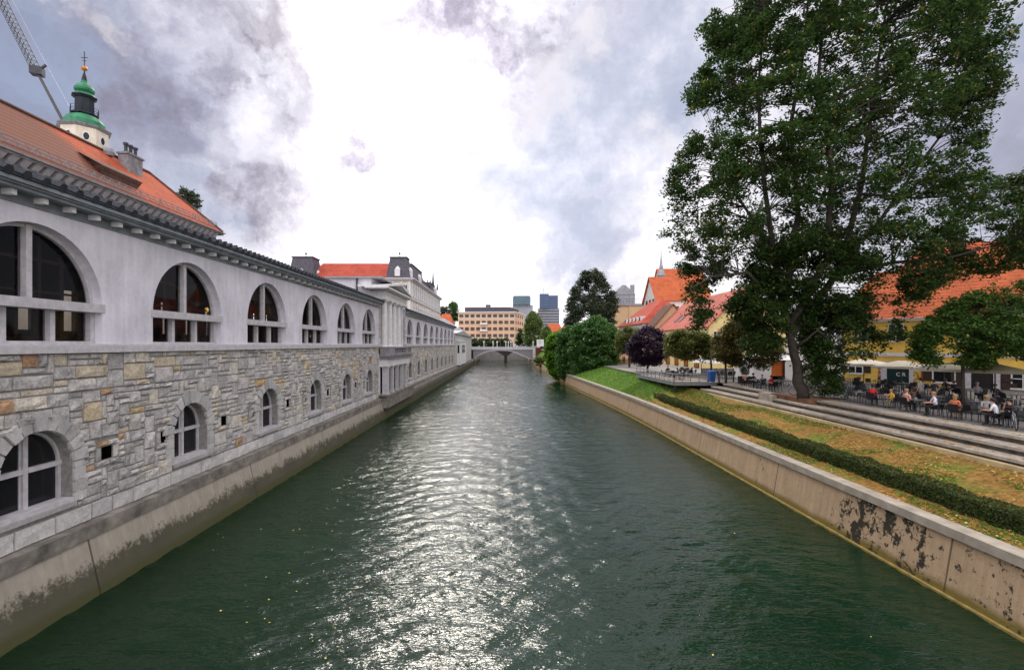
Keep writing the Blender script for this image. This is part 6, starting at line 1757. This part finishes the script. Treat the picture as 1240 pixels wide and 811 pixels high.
person('person in white standing at the left under the far white parasol', (23.4,101.5,4.3), 2.6, pose='stand', top='white', legs='black', arms='down')
person('person in dark clothes standing at the right under the far white parasol', (24.6,101,4.3), 3.3, pose='stand', top='black', legs='black', arms='down')

# parasols
def parasol(loc, w, d, h, mat, label, rz=0):
    t = thing('parasol', label, 'parasol', loc, rz, 'large café parasols')
    a = MB(); n = 8
    rim = []; 
    cs = [(-w/2,-d/2),(0,-d/2),(w/2,-d/2),(w/2,0),(w/2,d/2),(0,d/2),(-w/2,d/2),(-w/2,0)]
    for i in range(8):
        p, q = cs[i], cs[(i+1)%8]; kz = .0 if i % 2 == 0 else 0
        a.face([(p[0],p[1],h),(q[0],q[1],h),(q[0]*.12,q[1]*.12,h+.42),(p[0]*.12,p[1]*.12,h+.42)])
        a.face([(p[0],p[1],h-.18),(q[0],q[1],h-.18),(q[0],q[1],h),(p[0],p[1],h)])
    a.face([(c[0]*.12,c[1]*.12,h+.42) for c in cs])
    a.build('canopy', mat, t)
    a = MB(); a.tube([(0,0,.05),(0,0,h+.45)], .04, 8); a.build('pole', M['dark_steel'], t)
    a = MB(); a.box(-.4,.4,-.4,.4,0,.08); a.build('base', M['grey_wall'], t)
    for c in cs[::2]:
        a = MB(); a.bar((0,0,h-.15),(c[0]*.95,c[1]*.95,h+.02),.03); a.build('rib', M['dark_steel'], t)
for (xp, X, w, mt, lab) in ((1046,33.2,3.6,'canvas','cream parasol at the left end of the yellow house, beside the shuttered window'), (1092,32.6,3.6,'canvas','cream parasol in front of the dark green gate'),
     (1143,32.2,3.4,'canvas','cream parasol in front of the middle ground-floor window'), (1205,33.4,3.2,'canvas_dark','olive parasol in front of the arched doorway at the right'), (1006,31.5,3.0,'canvas_white','small white parasol right behind the linden foliage')):
    X_, Y_, _ = at(xp, X); parasol((X_, Y_, ZT), w, w, 2.35, M[mt], lab, -.75)
parasol((24.3,101,4.3), 4.6, 4.6, 2.5, M['canvas_white'], 'white parasol far along the bank left of the purple tree')
t = thing('market_stall', 'orange-backed wooden stall counter behind the far white parasol', 'stall', (25,104,4.3))
a = MB(); a.box(-2.4,2.4,-.6,.6,0,1.0); a.build('counter', M['tan_wall'], t); a = MB(); a.box(-2.4,2.4,.9,1.0,0,2.4); a.build('back_panel', M['orange_wall'], t)

# pigeons on the band of the yellow house
for k, (xp, lab) in enumerate(((1097,'left pigeon perched above the green gate'), (1103,'right pigeon perched above the green gate'))):
    s = wt(xp); c = A0+DV*s+NV*.07; t = thing('pigeon', lab, 'bird', (c.x, c.y, 7.552), yaw+.3*k)
    a = MB(); a.tube([(-.16,0,.10),(-.05,0,.11),(.05,0,.14),(.10,0,.2),(.13,0,.24),(.17,0,.235)], [.01,.05,.06,.035,.03,.006], 8); a.tube([(.02,.015,.09),(.02,.015,0)], .006, 4); a.tube([(.02,-.015,.09),(.02,-.015,0)], .006, 4)
    a.build('body', M['slate'], t, smooth=True)

# bicycles
def bicycle(loc, rz, label):
    t = thing('bicycle', label, 'bicycle', loc, rz, 'bicycles parked on the terrace')
    for x in (-.52, .52):
        a = MB(); n = 20
        for k in range(n):
            q0, q1 = 2*PI*k/n, 2*PI*(k+1)/n; a.bar((x+.33*math.cos(q0),0,.34+.33*math.sin(q0)),(x+.33*math.cos(q1),0,.34+.33*math.sin(q1)),.03)
        w_ = a.build('wheel', M['rubber'], t)
        a = MB()
        for k in range(10): a.bar((x,0,.34),(x+.32*math.cos(PI*k/5),0,.34+.32*math.sin(PI*k/5)),.008)
        a.build('spokes', M['steel'], w_)
    a = MB()
    for p, q in (((-.52,.34),(-.12,.30)),((-.12,.30),(-.22,.78)),((-.52,.34),(-.2,.70)),((-.2,.70),(.34,.78)),((-.12,.30),(.36,.66)),((.32,.86),(.52,.34))): a.bar((p[0],0,p[1]),(q[0],0,q[1]),.035)
    a.build('frame', M['steel'], t)
    a = MB(); a.bar((.32,0,.84),(.29,0,1.02),.03); a.bar((.27,-.27,1.03),(.27,.27,1.03),.03); a.build('handlebar', M['dark_steel'], t)
    a = MB(); a.hull8([(-.34,-.08,.88),(-.1,-.03,.88),(-.1,.03,.88),(-.34,.08,.88),(-.34,-.08,.93),(-.1,-.03,.92),(-.1,.03,.92),(-.34,.08,.93)]); a.bar((-.22,0,.78),(-.23,0,.88),.03); a.build('saddle', M['rubber'], t)
    a = MB(); a.tube([(-.12,-.06,.30),(-.12,-.07,.30)], .09, 10); a.build('crank', M['dark_steel'], t)
bicycle((23.6,38.9,ZT+.03), 2.6, 'bicycle leaning left of the linden trunk')
bicycle((26.2,46.2,ZT), .3, 'bicycle parked behind the man in bright red')
bicycle((25.6,36.6,ZT), .8, 'bicycle parked right of the linden trunk')
bicycle((*at(1228,24.5)[:2],ZT+.03), .9, 'bicycle at the right edge of the picture beside the steps')
bicycle((30.5,43.6,ZT), -.7, 'bicycle leaning by the left corner of the yellow house')
bicycle((*at(946,27.5)[:2],ZT), -.2, 'bicycle parked in front of the white tent')
